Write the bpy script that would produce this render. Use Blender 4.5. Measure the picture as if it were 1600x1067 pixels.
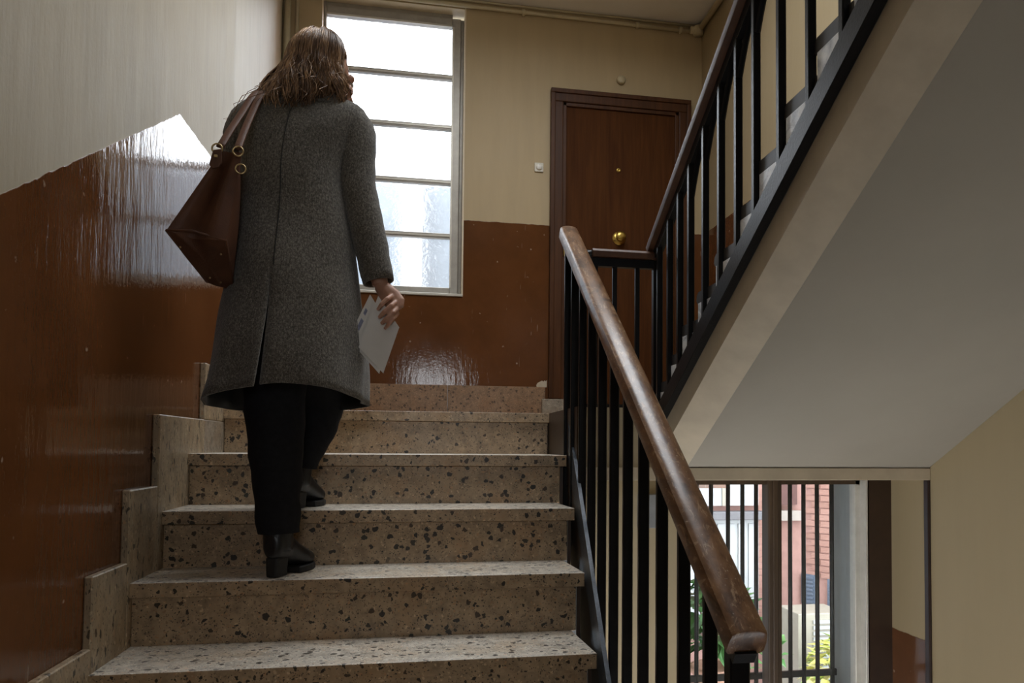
import bpy, bmesh, math, random
import numpy as np
from mathutils import Vector, Matrix
random.seed(7); rng = np.random.default_rng(7)
SC = bpy.context.scene
COL = SC.collection
for o in list(bpy.data.objects): bpy.data.objects.remove(o)

# ------------------------------------------------------------------ camera, sky, exposure
EYE = 1.581
cam_d = bpy.data.cameras.new('camera'); cam = bpy.data.objects.new('camera', cam_d); COL.objects.link(cam)
_r = Vector((0.98181, -0.18975, 0.00713)); _u = Vector((-0.01438, -0.03683, 0.99922)); _f = Vector((0.18933, 0.98114, 0.03889))
M = Matrix.Identity(4)
for i in range(3):
    M[i][0] = _r[i]; M[i][1] = _u[i]; M[i][2] = -_f[i]
M[2][3] = EYE
cam.matrix_world = M
cam_d.sensor_width = 36; cam_d.lens = 27.89; cam_d.shift_x = -0.06144; cam_d.shift_y = 0.0723
cam_d.clip_start = 0.05; cam_d.clip_end = 200
SC.camera = cam
w = bpy.data.worlds.new('overcast_sky'); SC.world = w; w.use_nodes = True
bg = w.node_tree.nodes['Background']; bg.inputs[0].default_value = (0.93, 0.965, 1.0, 1); bg.inputs[1].default_value = 8.0
vs = SC.view_settings; vs.view_transform = 'Standard'; vs.look = 'None'; vs.gamma = 1.0; vs.exposure = 0.12; vs.use_curve_mapping = False
SC.cycles.use_denoising = True
SC.cycles.max_bounces = 8; SC.cycles.diffuse_bounces = 4; SC.cycles.transparent_max_bounces = 12
SC.cycles.caustics_reflective = False; SC.cycles.caustics_refractive = True
SC.cycles.sample_clamp_indirect = 6

def portal(name, loc, sx, sy, rot):
    l = bpy.data.lights.new(name, 'AREA'); l.shape = 'RECTANGLE'; l.size = sx; l.size_y = sy; l.energy = 1
    l.cycles.is_portal = True
    o = bpy.data.objects.new(name, l); COL.objects.link(o); o.location = loc; o.rotation_euler = rot
    return o
ZC0 = 4.545
# sky portals: they only guide daylight sampling through the window openings, seen and added
portal('sky_portal', (-0.225, 5.40, 3.5), 1.0, 2.0, (math.radians(-90), 0, 0))
portal('sky_portal', (1.385, 3.24, 0.9), 0.9, 1.4, (math.radians(-90), 0, 0))
portal('sky_portal', (0.625, 2.75, ZC0 + .23), 1.55, 2.0, (0, 0, 0))
portal('sky_portal', (0.1, -2.42, 2.4), .8, .9, (math.radians(90), 0, 0))

# ------------------------------------------------------------------ node helpers
class N:
    def __init__(s, name):
        s.m = bpy.data.materials.new(name); s.m.use_nodes = True; s.t = s.m.node_tree
        s.b = s.t.nodes['Principled BSDF']; s.out = s.t.nodes['Material Output']
    def n(s, typ, **kw):
        x = s.t.nodes.new(typ)
        for k, v in kw.items(): setattr(x, k, v)
        return x
    def l(s, a, b): s.t.links.new(a, b)
    def put(s, sock, v):
        if hasattr(v, 'is_linked') or hasattr(v, 'links'): s.l(v, sock)
        else: sock.default_value = v if not (isinstance(v, tuple) and len(v) == 3 and sock.type == 'RGBA') else (*v, 1)
    def pos(s, scale=(1, 1, 1)):
        g = s.n('ShaderNodeTexCoord'); mp = s.n('ShaderNodeMapping'); mp.inputs['Scale'].default_value = scale
        s.l(g.outputs['Object'], mp.inputs[0]); return mp.outputs[0]
    def noise(s, v, scale, detail=4, rough=.55, out=0, dist=0):
        x = s.n('ShaderNodeTexNoise'); s.l(v, x.inputs['Vector']); x.inputs['Scale'].default_value = scale
        x.inputs['Detail'].default_value = detail; x.inputs['Roughness'].default_value = rough; x.inputs['Distortion'].default_value = dist
        return x.outputs[out]
    def vor(s, v, scale, feature='F1'):
        x = s.n('ShaderNodeTexVoronoi', feature=feature); s.l(v, x.inputs['Vector']); x.inputs['Scale'].default_value = scale
        return x.outputs
    def math(s, op, a, b=0.0, c=None, clamp=False):
        x = s.n('ShaderNodeMath', operation=op); x.use_clamp = clamp
        s.put(x.inputs[0], a); s.put(x.inputs[1], b)
        if c is not None: s.put(x.inputs[2], c)
        return x.outputs[0]
    def ramp(s, fac, stops, interp='LINEAR'):
        x = s.n('ShaderNodeValToRGB'); s.l(fac, x.inputs[0]); cr = x.color_ramp; cr.interpolation = interp
        while len(cr.elements) < len(stops): cr.elements.new(.5)
        for e, (p, c) in zip(cr.elements, stops):
            e.position = p; e.color = (*c, 1) if isinstance(c, tuple) else (c, c, c, 1)
        return x.outputs[0]
    def mix(s, fac, a, b):
        x = s.n('ShaderNodeMix', data_type='RGBA'); s.put(x.inputs[0], fac); s.put(x.inputs[6], a); s.put(x.inputs[7], b)
        return x.outputs[2]
    def xyz(s, v):
        x = s.n('ShaderNodeSeparateXYZ'); s.l(v, x.inputs[0]); return x.outputs
    def bump(s, h, strength=.3, dist=.01, prev=None):
        x = s.n('ShaderNodeBump'); x.inputs['Strength'].default_value = strength; x.inputs['Distance'].default_value = dist
        s.l(h, x.inputs['Height'])
        if prev is not None: s.l(prev, x.inputs['Normal'])
        s.l(x.outputs[0], s.b.inputs['Normal']); return x.outputs[0]
    def set(s, color=None, rough=None, metal=None, spec=None, **kw):
        if color is not None: s.put(s.b.inputs['Base Color'], color)
        if rough is not None: s.put(s.b.inputs['Roughness'], rough)
        if metal is not None: s.put(s.b.inputs['Metallic'], metal)
        if spec is not None: s.put(s.b.inputs['Specular IOR Level'], spec)
        for k, v in kw.items(): s.put(s.b.inputs[k.replace('_', ' ')], v)
        return s.m

def step(s, a, lo, hi):   # smooth 0..1 between lo and hi
    x = s.n('ShaderNodeMapRange'); x.clamp = True
    s.put(x.inputs[0], a); x.inputs[1].default_value = lo; x.inputs[2].default_value = hi
    return x.outputs[0]

CREAM = (0.46, 0.35, 0.195)
def wall_mat(name, dado_fn, cream=CREAM, streak=0.3, relief=.2):
    """cream oil paint above, glossy brown paint below the line dado_fn(x,y,z) (height above the line, metres)"""
    s = N(name); p = s.pos(); c = s.xyz(p)
    edge = s.noise(p, 18, 3)
    h = dado_fn(s, c)
    h = s.math('ADD', h, s.math('MULTIPLY', s.math('SUBTRACT', edge, .5), .012))
    up = step(s, h, -.0015, .0015)
    # cream with faint vertical dirt streaks
    pv = s.pos((9, 9, 1.1)); st = s.noise(pv, 1.6, 5, .6)
    big = s.noise(p, 1.3, 3)
    cr = s.mix(s.math('MULTIPLY', step(s, st, .42, .75), streak), cream, tuple(x * .78 for x in cream))
    cr = s.mix(s.math('MULTIPLY', step(s, big, .45, .75), .35), cr, (cream[0] * .9, cream[1] * .9, cream[2] * .88))
    # brown with scuffs and pale chips
    bn = s.noise(p, 3.0, 5, .6)
    br = s.ramp(bn, [(.3, (.095, .036, .0125)), (.7, (.14, .053, .018))])
    v = s.vor(p, 13.0); chipn = s.noise(p, 55, 3)
    chip = s.math('MULTIPLY', step(s, v[0], .11, .05), step(s, chipn, .52, .60))
    px = s.pos((60, 60, 7)); sc = s.noise(px, 1.0, 2, .5); scm = s.math('MULTIPLY', step(s, sc, .72, .745), step(s, s.noise(p, 2.2, 2), .5, .60))
    chip = s.math('MAXIMUM', chip, s.math('MULTIPLY', scm, .55))
    br = s.mix(chip, br, (.36, .27, .2))
    col = s.mix(up, br, cr)
    rg = s.math('ADD', s.math('MULTIPLY', up, .48), s.math('MULTIPLY', s.noise(p, 7, 3), .10))
    rg = s.math('ADD', rg, .03)
    s.set(col, rg, spec=.5)
    # drips and brush marks: coarse runs stretched downwards, plus fine orange peel
    d1 = s.noise(s.pos((26, 26, 5)), 1.0, 4, .6); d2 = s.noise(p, 75, 3, .6); d3 = s.noise(s.pos((7, 7, 2.5)), 1.0, 2)
    hh = s.math('ADD', s.math('MULTIPLY', d1, relief), s.math('ADD', s.math('MULTIPLY', d2, .05), s.math('MULTIPLY', d3, relief)))
    hh = s.math('ADD', hh, s.math('MULTIPLY', up, -.25))
    s.bump(hh, .5, .01)
    return s.m

def flat_mat(name, color, rough=.5, metal=0, var=.12, scale=12, bump=.08, spec=.5):
    s = N(name); p = s.pos(); n = s.noise(p, scale, 5, .6)
    s.set(s.ramp(n, [(.3, tuple(x * (1 - var) for x in color)), (.7, tuple(min(1, x * (1 + var)) for x in color))]), rough, metal, spec)
    if bump: s.bump(s.noise(p, scale * 5, 3), bump, .004)
    return s.m

def terrazzo(name, base, rough=.28, chipscale=36, dark=1.0, zs=1.0):
    s = N(name); p = s.pos((1, 1, zs))
    wob = s.n('ShaderNodeMixRGB'); wob.blend_type = 'ADD'; wob.inputs[0].default_value = .02
    s.l(p, wob.inputs[1]); s.l(s.noise(p, 60, 2, .5, 1), wob.inputs[2]); q = wob.outputs[0]
    col = s.ramp(s.noise(p, 26, 5, .65), [(.30, tuple(x * .62 for x in base)), (.5, base), (.70, tuple(x * 1.3 for x in base))])
    col = s.mix(s.math('MULTIPLY', step(s, s.noise(p, 7, 3, .6), .5, .66), .45), col, (base[0] * 1.05, base[1] * .86, base[2] * .66))
    # pale marble crumbs
    v2 = s.vor(q, chipscale * 2.3); r2 = s.xyz(v2[1])
    m2 = s.math('MULTIPLY', step(s, v2[0], .42, .34), step(s, r2[0], .45, .5))
    col = s.mix(s.math('MULTIPLY', m2, .9), col, s.ramp(r2[1], [(0, tuple(min(1, x * 1.75) for x in base)), (.35, tuple(x * 1.2 for x in base)), (.6, tuple(x * .55 for x in base)), (1, (base[0] * 1.35, base[1] * 1.05, base[2] * .85))]))
    # small dark grit
    v3 = s.vor(q, chipscale * 3.4); r3 = s.xyz(v3[1])
    m3 = s.math('MULTIPLY', step(s, v3[0], .36, .28), step(s, r3[0], .58, .62))
    col = s.mix(s.math('MULTIPLY', m3, .85 * dark), col, (.045, .033, .023))
    # large dark chips of uneven size
    v1 = s.vor(q, chipscale); r1 = s.xyz(v1[1])
    rad = s.math('ADD', s.math('MULTIPLY', r1[1], .34), .1)
    m1 = s.math('MULTIPLY', s.math('GREATER_THAN', rad, v1[0]), step(s, r1[0], .34, .36))
    col = s.mix(s.math('MULTIPLY', m1, .95 * dark), col, s.ramp(r1[2], [(0, (.008, .006, .004)), (.6, (.016, .012, .008)), (.85, (.05, .028, .014)), (1, (.012, .018, .012))]))
    s.set(col, s.math('ADD', s.math('MULTIPLY', s.noise(p, 14, 4), .22), rough - .1), spec=.5)
    s.bump(s.noise(p, 160, 2), .06, .002)
    return s.m

def wood(name, c0, c1, axis=2, rough=.3, gs=1.0, coat=.0, bump=.15, scratch=0.0, spec=.5):
    s = N(name); sc = [22, 22, 22]; sc[axis] = 1.4
    p = s.pos(tuple(x * gs for x in sc)); n = s.noise(p, 1.0, 6, .62, 0, .7)
    n2 = s.noise(s.pos(tuple(x * gs * 4 for x in sc)), 1.0, 3)
    f = s.math('ADD', s.math('MULTIPLY', n, .75), s.math('MULTIPLY', n2, .25))
    col = s.ramp(f, [(.34, c0), (.52, tuple((a + b) / 2 for a, b in zip(c0, c1))), (.68, c1)])
    if scratch:
        k = s.noise(s.pos((70, 14, 26)), 1.0, 5, .7, 0, 1.5)
        col = s.mix(s.math('MULTIPLY', step(s, k, .55, .62), scratch), col, (.40, .26, .15))
        k2 = s.noise(s.pos((26, 7, 12)), 1.0, 4, .65, 0, .8)
        col = s.mix(s.math('MULTIPLY', step(s, k2, .54, .66), .75), col, tuple(x * .5 for x in c0))
        k3 = s.noise(s.pos((120, 120, 120)), 1.0, 2)
        col = s.mix(s.math('MULTIPLY', step(s, k3, .70, .72), .6), col, (.5, .4, .3))
    s.set(col, s.math('ADD', s.math('MULTIPLY', n2, .2), rough - .1), spec=spec, Coat_Weight=coat, Coat_Roughness=.15)
    s.bump(f, bump, .004)
    return s.m

# ------------------------------------------------------------------ mesh helpers
class MB:
    def __init__(s): s.v = []; s.f = []; s.mi = []
    def add(s, verts, faces, mi=0):
        b = len(s.v); s.v += [tuple(map(float, v)) for v in verts]; s.f += [tuple(b + i for i in f) for f in faces]; s.mi += [mi] * len(faces); return s
    def box(s, x0, x1, y0, y1, z0, z1, mi=0):
        v = [(x0, y0, z0), (x1, y0, z0), (x1, y1, z0), (x0, y1, z0), (x0, y0, z1), (x1, y0, z1), (x1, y1, z1), (x0, y1, z1)]
        return s.add(v, [(0, 3, 2, 1), (4, 5, 6, 7), (0, 1, 5, 4), (1, 2, 6, 5), (2, 3, 7, 6), (3, 0, 4, 7)], mi)
    def hexa(s, pts, mi=0):
        return s.add(pts, [(0, 3, 2, 1), (4, 5, 6, 7), (0, 1, 5, 4), (1, 2, 6, 5), (2, 3, 7, 6), (3, 0, 4, 7)], mi)
    def prismX(s, poly, x0, x1, mi=0):     # poly of (y,z)
        n = len(poly); v = [(x0, y, z) for y, z in poly] + [(x1, y, z) for y, z in poly]
        return s.add(v, [tuple(range(n)), tuple(range(2 * n - 1, n - 1, -1))] + [(i, i + n, (i + 1) % n + n, (i + 1) % n) for i in range(n)], mi)
    def prismY(s, poly, y0, y1, mi=0):     # poly of (x,z)
        n = len(poly); v = [(x, y0, z) for x, z in poly] + [(x, y1, z) for x, z in poly]
        return s.add(v, [tuple(range(n)), tuple(range(2 * n - 1, n - 1, -1))] + [(i, i + n, (i + 1) % n + n, (i + 1) % n) for i in range(n)], mi)
    def prismZ(s, poly, z0, z1, mi=0):
        n = len(poly); v = [(x, y, z0) for x, y in poly] + [(x, y, z1) for x, y in poly]
        return s.add(v, [tuple(range(n - 1, -1, -1)), tuple(range(n, 2 * n))] + [(i, (i + 1) % n, (i + 1) % n + n, i + n) for i in range(n)], mi)
    def loft(s, rings, cap=True, closed=True, mi=0):
        n = len(rings[0]); v = [p for r in rings for p in r]; f = []
        for k in range(len(rings) - 1):
            for i in range(n if closed else n - 1):
                j = (i + 1) % n; f.append((k * n + i, k * n + j, (k + 1) * n + j, (k + 1) * n + i))
        if cap and closed: f += [tuple(range(n - 1, -1, -1)), tuple((len(rings) - 1) * n + i for i in range(n))]
        return s.add(v, f, mi)
    def tube(s, path, rad, sides=8, cap=True, flat=None, mi=0):
        P = [Vector(p) for p in path]; R = rad if hasattr(rad, '__len__') else [rad] * len(P)
        rings = []; prev = None
        for i, p in enumerate(P):
            t = (P[min(i + 1, len(P) - 1)] - P[max(i - 1, 0)]).normalized()
            if prev is None:
                a = Vector(flat) if flat else (Vector((0, 0, 1)) if abs(t.z) < .9 else Vector((1, 0, 0)))
            else: a = prev
            a = (a - t * a.dot(t)).normalized(); b = t.cross(a); prev = a
            ra, rb = R[i] if hasattr(R[i], '__len__') else (R[i], R[i])
            rings.append([p + a * (ra * math.cos(2 * math.pi * k / sides)) + b * (rb * math.sin(2 * math.pi * k / sides)) for k in range(sides)])
        return s.loft(rings, cap, True, mi)
    def lathe(s, prof, c, axis=(0, -1, 0), n=20, mi=0):   # prof of (r, h) along axis from c
        ax = Vector(axis).normalized(); a = ax.orthogonal().normalized(); b = ax.cross(a); c = Vector(c)
        return s.loft([[c + ax * h + a * (r * math.cos(2 * math.pi * k / n)) + b * (r * math.sin(2 * math.pi * k / n)) for k in range(n)] for r, h in prof], True, True, mi)
    def sphere(s, c, r, nu=12, nv=8, mi=0):
        rx, ry, rz = r if hasattr(r, '__len__') else (r, r, r)
        rings = []
        for j in range(nv + 1):
            th = math.pi * (j + .02) / (nv + .04); rings.append([(c[0] + rx * math.sin(th) * math.cos(2 * math.pi * k / nu), c[1] + ry * math.sin(th) * math.sin(2 * math.pi * k / nu), c[2] - rz * math.cos(th)) for k in range(nu)])
        return s.loft(rings)
    def mesh(s, name, mats, smooth=False, bevel=0, seg=2):
        me = bpy.data.meshes.new(name); me.from_pydata(s.v, [], s.f)
        for m in (mats if isinstance(mats, (list, tuple)) else [mats]): me.materials.append(m)
        for p, i in zip(me.polygons, s.mi): p.material_index = i
        bm = bmesh.new(); bm.from_mesh(me)
        bmesh.ops.recalc_face_normals(bm, faces=bm.faces)
        if bevel:
            ed = [e for e in bm.edges if len(e.link_faces) == 2 and e.calc_face_angle(0) > .5]
            bmesh.ops.bevel(bm, geom=ed, offset=bevel, segments=seg, profile=.6, affect='EDGES', clamp_overlap=True)
        bm.to_mesh(me); bm.free()
        if smooth:
            for p in me.polygons: p.use_smooth = True
        return me
    def build(s, name, mats, parent=None, smooth=False, bevel=0, seg=2):
        return link(name, s.mesh(name, mats, smooth, bevel, seg), parent)
def link(name, me, parent=None):
    o = bpy.data.objects.new(name, me); COL.objects.link(o)
    if parent is not None: o.parent = parent
    return o
def tag(o, label=None, cat=None, group=None, kind=None):
    for k, v in (('label', label), ('category', cat), ('group', group), ('kind', kind)):
        if v: o[k] = v
    return o
def empty(name):
    o = bpy.data.objects.new(name, None); COL.objects.link(o); o.empty_display_size = .1; return o
def sharp(o, ang=40):
    for p in o.data.polygons: p.use_smooth = True
    try: o.data.set_sharp_from_angle(angle=math.radians(ang))
    except Exception: pass
    return o

# ------------------------------------------------------------------ materials
def dado_left(s, c):   # slope along the stair, level along the landing
    line = s.math('MINIMUM', 2.648, s.math('ADD', 2.648, s.math('MULTIPLY', s.math('SUBTRACT', c[1], 2.729), .56)))
    return s.math('SUBTRACT', c[2], line)
def dado_right(s, c):  # level on the upper landing and on the lower landing corner only
    hi = s.math('MAXIMUM', s.math('SUBTRACT', c[2], 3.05), s.math('SUBTRACT', 3.2, c[1]))
    lo = s.math('SUBTRACT', c[2], .852)
    lo = s.math('MAXIMUM', lo, s.math('SUBTRACT', 2.72, c[1]))
    low = s.math('LESS_THAN', c[2], 1.6)
    x = s.n('ShaderNodeMix', data_type='FLOAT'); s.put(x.inputs[0], low); s.put(x.inputs[2], hi); s.put(x.inputs[3], lo)
    return x.outputs[0]
m_left = wall_mat('paint_left', dado_left, (.375, .315, .215), .55, .3)
m_far = wall_mat('paint_far', lambda s, c: s.math('SUBTRACT', c[2], 3.061), CREAM)
m_right = wall_mat('paint_right', dado_right, (.33, .255, .145), .2)
m_cream = flat_mat('plaster_cream', (.31, .245, .145), .55, var=.08, scale=3)
m_soffit = flat_mat('plaster_soffit', (.29, .255, .205), .6, var=.05, scale=2.2, bump=.04)
m_ceil = flat_mat('plaster_ceiling', (.85, .80, .73), .6, var=.05, scale=2)
m_edge = flat_mat('plaster_edge', (.42, .34, .235), .55, var=.1, scale=8)
m_brownwall = flat_mat('brown_strip', (.035, .018, .009), .4, var=.2)
m_terr = terrazzo('terrazzo', (.36, .258, .158), .34, 50)
m_terr_top = terrazzo('terrazzo_lit_worn_top', (.66, .60, .51), .36, 50, .9)  # worn tread tops, paler still with overhead light put into the colour
m_terr2 = terrazzo('terrazzo_skirting', (.34, .265, .175), .4, 62, .9, .42)
m_terr3 = terrazzo('terrazzo_pink', (.27, .165, .095), .4, 56, .7)
m_terr4 = terrazzo('terrazzo_pale', (.29, .245, .19), .36, 48, .4)
m_black = flat_mat('black_iron', (.0055, .005, .005), .34, 0, .3, 30, .12, .22)
m_steel = flat_mat('worn_steel', (.035, .045, .06), .35, .2, .4, 26, .3)
m_rail = wood('handrail_wood', (.085, .036, .015), (.25, .125, .055), 1, .34, 1.0, .15, .35, .75)
m_rail2 = wood('dark_rail_wood', (.05, .02, .009), (.10, .042, .018), 1, .45, 1.0, .0, .15, 0, .3)
m_door = wood('door_veneer', (.054, .018, .0052), (.098, .036, .0100), 2, .65, .9, .0, .06, spec=.08)
m_case = wood('door_casing', (.046, .017, .006), (.095, .036, .012), 2, .45, 1.2, .0, .08, spec=.2)
m_brass = flat_mat('brass', (.55, .38, .10), .28, 1.0, .15, 40, .05)
m_gold = flat_mat('gilt_fitting', (.50, .38, .2), .3, 1.0, .1, 40, 0)
m_frame = flat_mat('window_frame_grey', (.36, .335, .295), .38, .25, .1, 20)
m_frame_l = flat_mat('window_bead', (.60, .57, .50), .35, .2, .08, 20)
m_reveal = flat_mat('reveal_cream', (.66, .56, .40), .5, var=.06)
m_pipe = flat_mat('pipe_cream', (.52, .44, .28), .4, 0, .1, 14)
m_white = flat_mat('white_plastic', (.62, .58, .48), .35, 0, .05, 20, 0)
m_brownwin = wood('brown_window_wood', (.045, .028, .016), (.09, .055, .03), 2, .45)
m_darkedge = flat_mat('dark_brown_trim', (.028, .015, .012), .3, 0, .2)
m_greyrev = flat_mat('pale_grey_reveal', (.40, .42, .41), .5, 0, .06)

def frosted():
    s = N('frosted_glass'); t = s.t
    p = s.pos(); n = s.noise(p, 34, 3, .55, 0, .6); n2 = s.noise(p, 90, 2)
    hgt = s.math('ADD', s.math('MULTIPLY', n, .8), s.math('MULTIPLY', n2, .2))
    bp = s.n('ShaderNodeBump'); bp.inputs['Strength'].default_value = .9; bp.inputs['Distance'].default_value = .02; s.l(hgt, bp.inputs['Height'])
    rf = s.n('ShaderNodeBsdfRefraction'); rf.inputs['Roughness'].default_value = .10; rf.inputs['IOR'].default_value = 1.12; s.l(bp.outputs[0], rf.inputs['Normal'])
    rf.inputs['Color'].default_value = (.93, .96, 1, 1)
    tr = s.n('ShaderNodeBsdfTranslucent'); tr.inputs['Color'].default_value = (.9, .93, .96, 1); s.l(bp.outputs[0], tr.inputs['Normal'])
    tp = s.n('ShaderNodeBsdfTransparent'); tp.inputs['Color'].default_value = (.93, .96, 1, 1)
    gl = s.n('ShaderNodeBsdfGlossy'); gl.inputs['Roughness'].default_value = .15; s.l(bp.outputs[0], gl.inputs['Normal'])
    a = s.n('ShaderNodeMixShader'); a.inputs[0].default_value = .45; s.l(rf.outputs[0], a.inputs[1]); s.l(tp.outputs[0], a.inputs[2])
    b = s.n('ShaderNodeMixShader'); b.inputs[0].default_value = .07; s.l(a.outputs[0], b.inputs[1]); s.l(tr.outputs[0], b.inputs[2])
    c = s.n('ShaderNodeMixShader'); c.inputs[0].default_value = .05; s.l(b.outputs[0], c.inputs[1]); s.l(gl.outputs[0], c.inputs[2])
    s.l(c.outputs[0], s.out.inputs[0]); return s.m
def clear():
    s = N('clear_glass')
    tp = s.n('ShaderNodeBsdfTransparent'); tp.inputs['Color'].default_value = (.94, .97, .98, 1)
    gl = s.n('ShaderNodeBsdfGlossy'); gl.inputs['Roughness'].default_value = .03
    a = s.n('ShaderNodeMixShader'); a.inputs[0].default_value = .06; s.l(tp.outputs[0], a.inputs[1]); s.l(gl.outputs[0], a.inputs[2])
    s.l(a.outputs[0], s.out.inputs[0]); return s.m
m_frost = frosted(); m_clear = clear()

# ------------------------------------------------------------------ the stairwell shell
YW = 5.206; XR = 1.894; L1 = 1.72; ZC = 4.545
RISE, TREAD, Y1, Z1 = .172, .2572, 2.849, 1.548
def struct(mb, name, m, parent=None, **k): return tag(mb.build(name, m, parent, **k), kind='structure') if parent is None else mb.build(name, m, parent, **k)

# left wall: straight along the stair, flaring slightly along the landing
XLW = -.785
struct(MB().prismZ([(XLW, -2.3), (XLW, 3.45), (-.925, YW + .3), (-1.15, YW + .3), (-1.15, -2.3)], -.6, ZC + .2), 'wall_left', m_left)
# far wall with the window opening
WX0, WX1, WZ0, WZ1 = -.665, .243, 2.565, 4.475
fw = MB()
fw.box(-1.1, WX0, YW, YW + .3, 1.3, ZC + .2); fw.box(WX1, XR + .2, YW, YW + .3, 1.3, ZC + .2)
fw.box(WX0, WX1, YW, YW + .3, 1.3, WZ0); fw.box(WX0, WX1, YW, YW + .3, WZ1, ZC + .2)
struct(fw, 'wall_far', m_far)
struct(MB().box(XR, XR + .2, -2.3, YW + .3, 1.463, ZC + .2).box(XR, XR + .2, -2.3, 3.22, -.6, 1.463), 'wall_right', m_right)
RX0, RX1, RY0, RY1 = -.15, 1.40, 1.75, 3.75
struct(MB().box(-1.15, XR + .2, RY1, YW + .3, ZC, ZC + .2).box(-1.15, XR + .2, -2.3, RY0, ZC, ZC + .2).box(-1.15, RX0, RY0, RY1, ZC, ZC + .2).box(RX1, XR + .2, RY0, RY1, ZC, ZC + .2), 'ceiling', m_ceil)
rf_ = tag(empty('window_added_roof'), kind='structure')      # unseen rooflight, added to light the far wall and treads
for x0_, x1_ in ((RX0, RX0 + .05), (.605, .645), (RX1 - .05, RX1)): MB().box(x0_, x1_, RY0, RY1, ZC + .1, ZC + .15).build('frame_stile', m_frame, rf_)
for y0_, y1_ in ((RY0, RY0 + .05), (2.73, 2.77), (RY1 - .05, RY1)): MB().box(RX0, RX1, y0_, y1_, ZC + .1, ZC + .15).build('frame_rail', m_frame, rf_)
# wall behind the viewer, with an opening added for light
bw = MB(); bw.box(-1.15, -.3, -2.5, -2.3, -.6, ZC + .2); bw.box(.5, XR + .2, -2.5, -2.3, -.6, ZC + .2)
bw.box(-.3, .5, -2.5, -2.3, -.6, 1.95); bw.box(-.3, .5, -2.5, -2.3, 2.85, ZC + .2)
struct(bw, 'wall_back', m_cream)
# floors
struct(MB().box(-.785, XR, -2.3, .53, -.2, 0), 'floor', m_terr)
struct(MB().box(.44, XR, .53, 3.0, -.69, -.49), 'floor_lower', flat_mat('dark_floor_tiles', (.07, .045, .032), .5))
lf = MB(); lf.box(-1.0, .535, 3.37, YW, 1.46, L1 - .042).box(-1.0, .535, 3.6, YW, 1.6, L1 - .001); lf.box(.535, XR, 2.714, YW, 1.463, L1 - .001)
struct(lf, 'floor_landing', [m_cream])
# lower window wall under the landing
LY = 2.97
LX0, LX1, LZ0 = .985, 1.79, .42
lw = MB(); lw.box(.42, LX0, LY, LY + .25, -.6, 1.463); lw.box(LX1, XR + .2, LY, LY + .25, -.6, 1.463); lw.box(LX0, LX1, LY, LY + .25, -.6, LZ0)
struct(lw, 'wall_lower', m_cream)
struct(MB().box(LX1 + .004, XR, LY - .012, LY, -.49, 1.462), 'trim_1', m_brownwall)
struct(MB().box(XR - .012, XR, 2.700, 2.728, -.49, 1.462), 'trim_2', m_darkedge, bevel=.004)
# lip where the upper flight's soffit meets the landing
struct(MB().box(.56, XR, 2.700, 2.74, 1.463, 1.508), 'trim_3', m_edge, bevel=.003)

# ------------------------------------------------------------------ lower stair flight
def xa(y): return max(.43, min(.548, .493 + .0714 * (y - 2.46)))
XL = -.765
fl = tag(empty('staircase'), 'terrazzo stair flight the woman is climbing', 'staircase')
for k in range(0, 10):
    ny = 3.3155 if k == 0 else Y1 - (k - 1) * TREAD
    zt = L1 if k == 0 else Z1 - (k - 1) * RISE
    back = 3.3155 if k == 1 else ny + TREAD
    if k == 0: back = 3.62
    x1 = xa(ny)
    if zt < .05: break
    x1b = x1 - .008
    ch = .0
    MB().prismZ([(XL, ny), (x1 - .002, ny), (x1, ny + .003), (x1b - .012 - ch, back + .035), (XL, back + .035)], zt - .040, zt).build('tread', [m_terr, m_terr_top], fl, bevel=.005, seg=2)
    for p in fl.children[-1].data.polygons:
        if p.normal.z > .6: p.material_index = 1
    zb = (Z1 - k * RISE) if k > 0 else Z1
    ry = ny + .018
    MB().box(XL, x1 - .022, ry, ry + .03, zb - .002, zt - .0395).build('riser', m_terr, fl, bevel=.0025, seg=1)
nl = lambda y: Z1 + (y - Y1) * RISE / TREAD
und = MB().prismX([(.62, -.12), (2.80, nl(2.80) - .30), (3.33, 1.46), (3.34, 1.46), (3.0, 1.28), (.72, -.19), (.62, -.19)], -.78, .40)
und.build('sloping_slab', m_cream, fl)
MB().box(.529, .5345, 2.705, 3.335, 1.44, L1 + .0).build('landing_edge_board', m_brownwall, fl)
# dark painted string board closing the step ends on the well side
prof_t, prof_b = [], []
for k in range(0, 9):
    ny = 3.3155 if k == 0 else Y1 - (k - 1) * TREAD
    zt = L1 if k == 0 else Z1 - (k - 1) * RISE
    zn = Z1 - k * RISE if k else Z1
    prof_t += [(ny + .03, zt - .041), (ny + .03, zn - .041)]
prof_b = [(.80, nl(.80) - .36), (3.36, 1.40), (3.36, L1 - .05)]
pl = prof_t + prof_b; n_ = len(pl)
MB().add([(xa(y) - .0215, y, z) for y, z in pl] + [(xa(y) - .010, y, z) for y, z in pl],
         [tuple(range(n_)), tuple(range(2 * n_ - 1, n_ - 1, -1))] + [(i, i + n_, (i + 1) % n_ + n_, (i + 1) % n_) for i in range(n_)]).build('string_board', m_brownwall, fl)
# landing paving over the structural slab
lp = tag(empty('landing_paving'), 'terrazzo paving of the upper landing before the door', 'paving')
for i, xx in enumerate(np.linspace(-.99, XR, 8)[:-1]):
    x1_ = xx + (XR + .99) / 7
    for j, (ya, yb) in enumerate(((3.655, 4.17), (4.17, 4.69), (4.69, 5.2))):
        MB().box(xx + .001, x1_ - .001, ya + .001, yb - .001, L1 - .001, L1 + .0005).build('tile', m_terr, lp)
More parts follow.
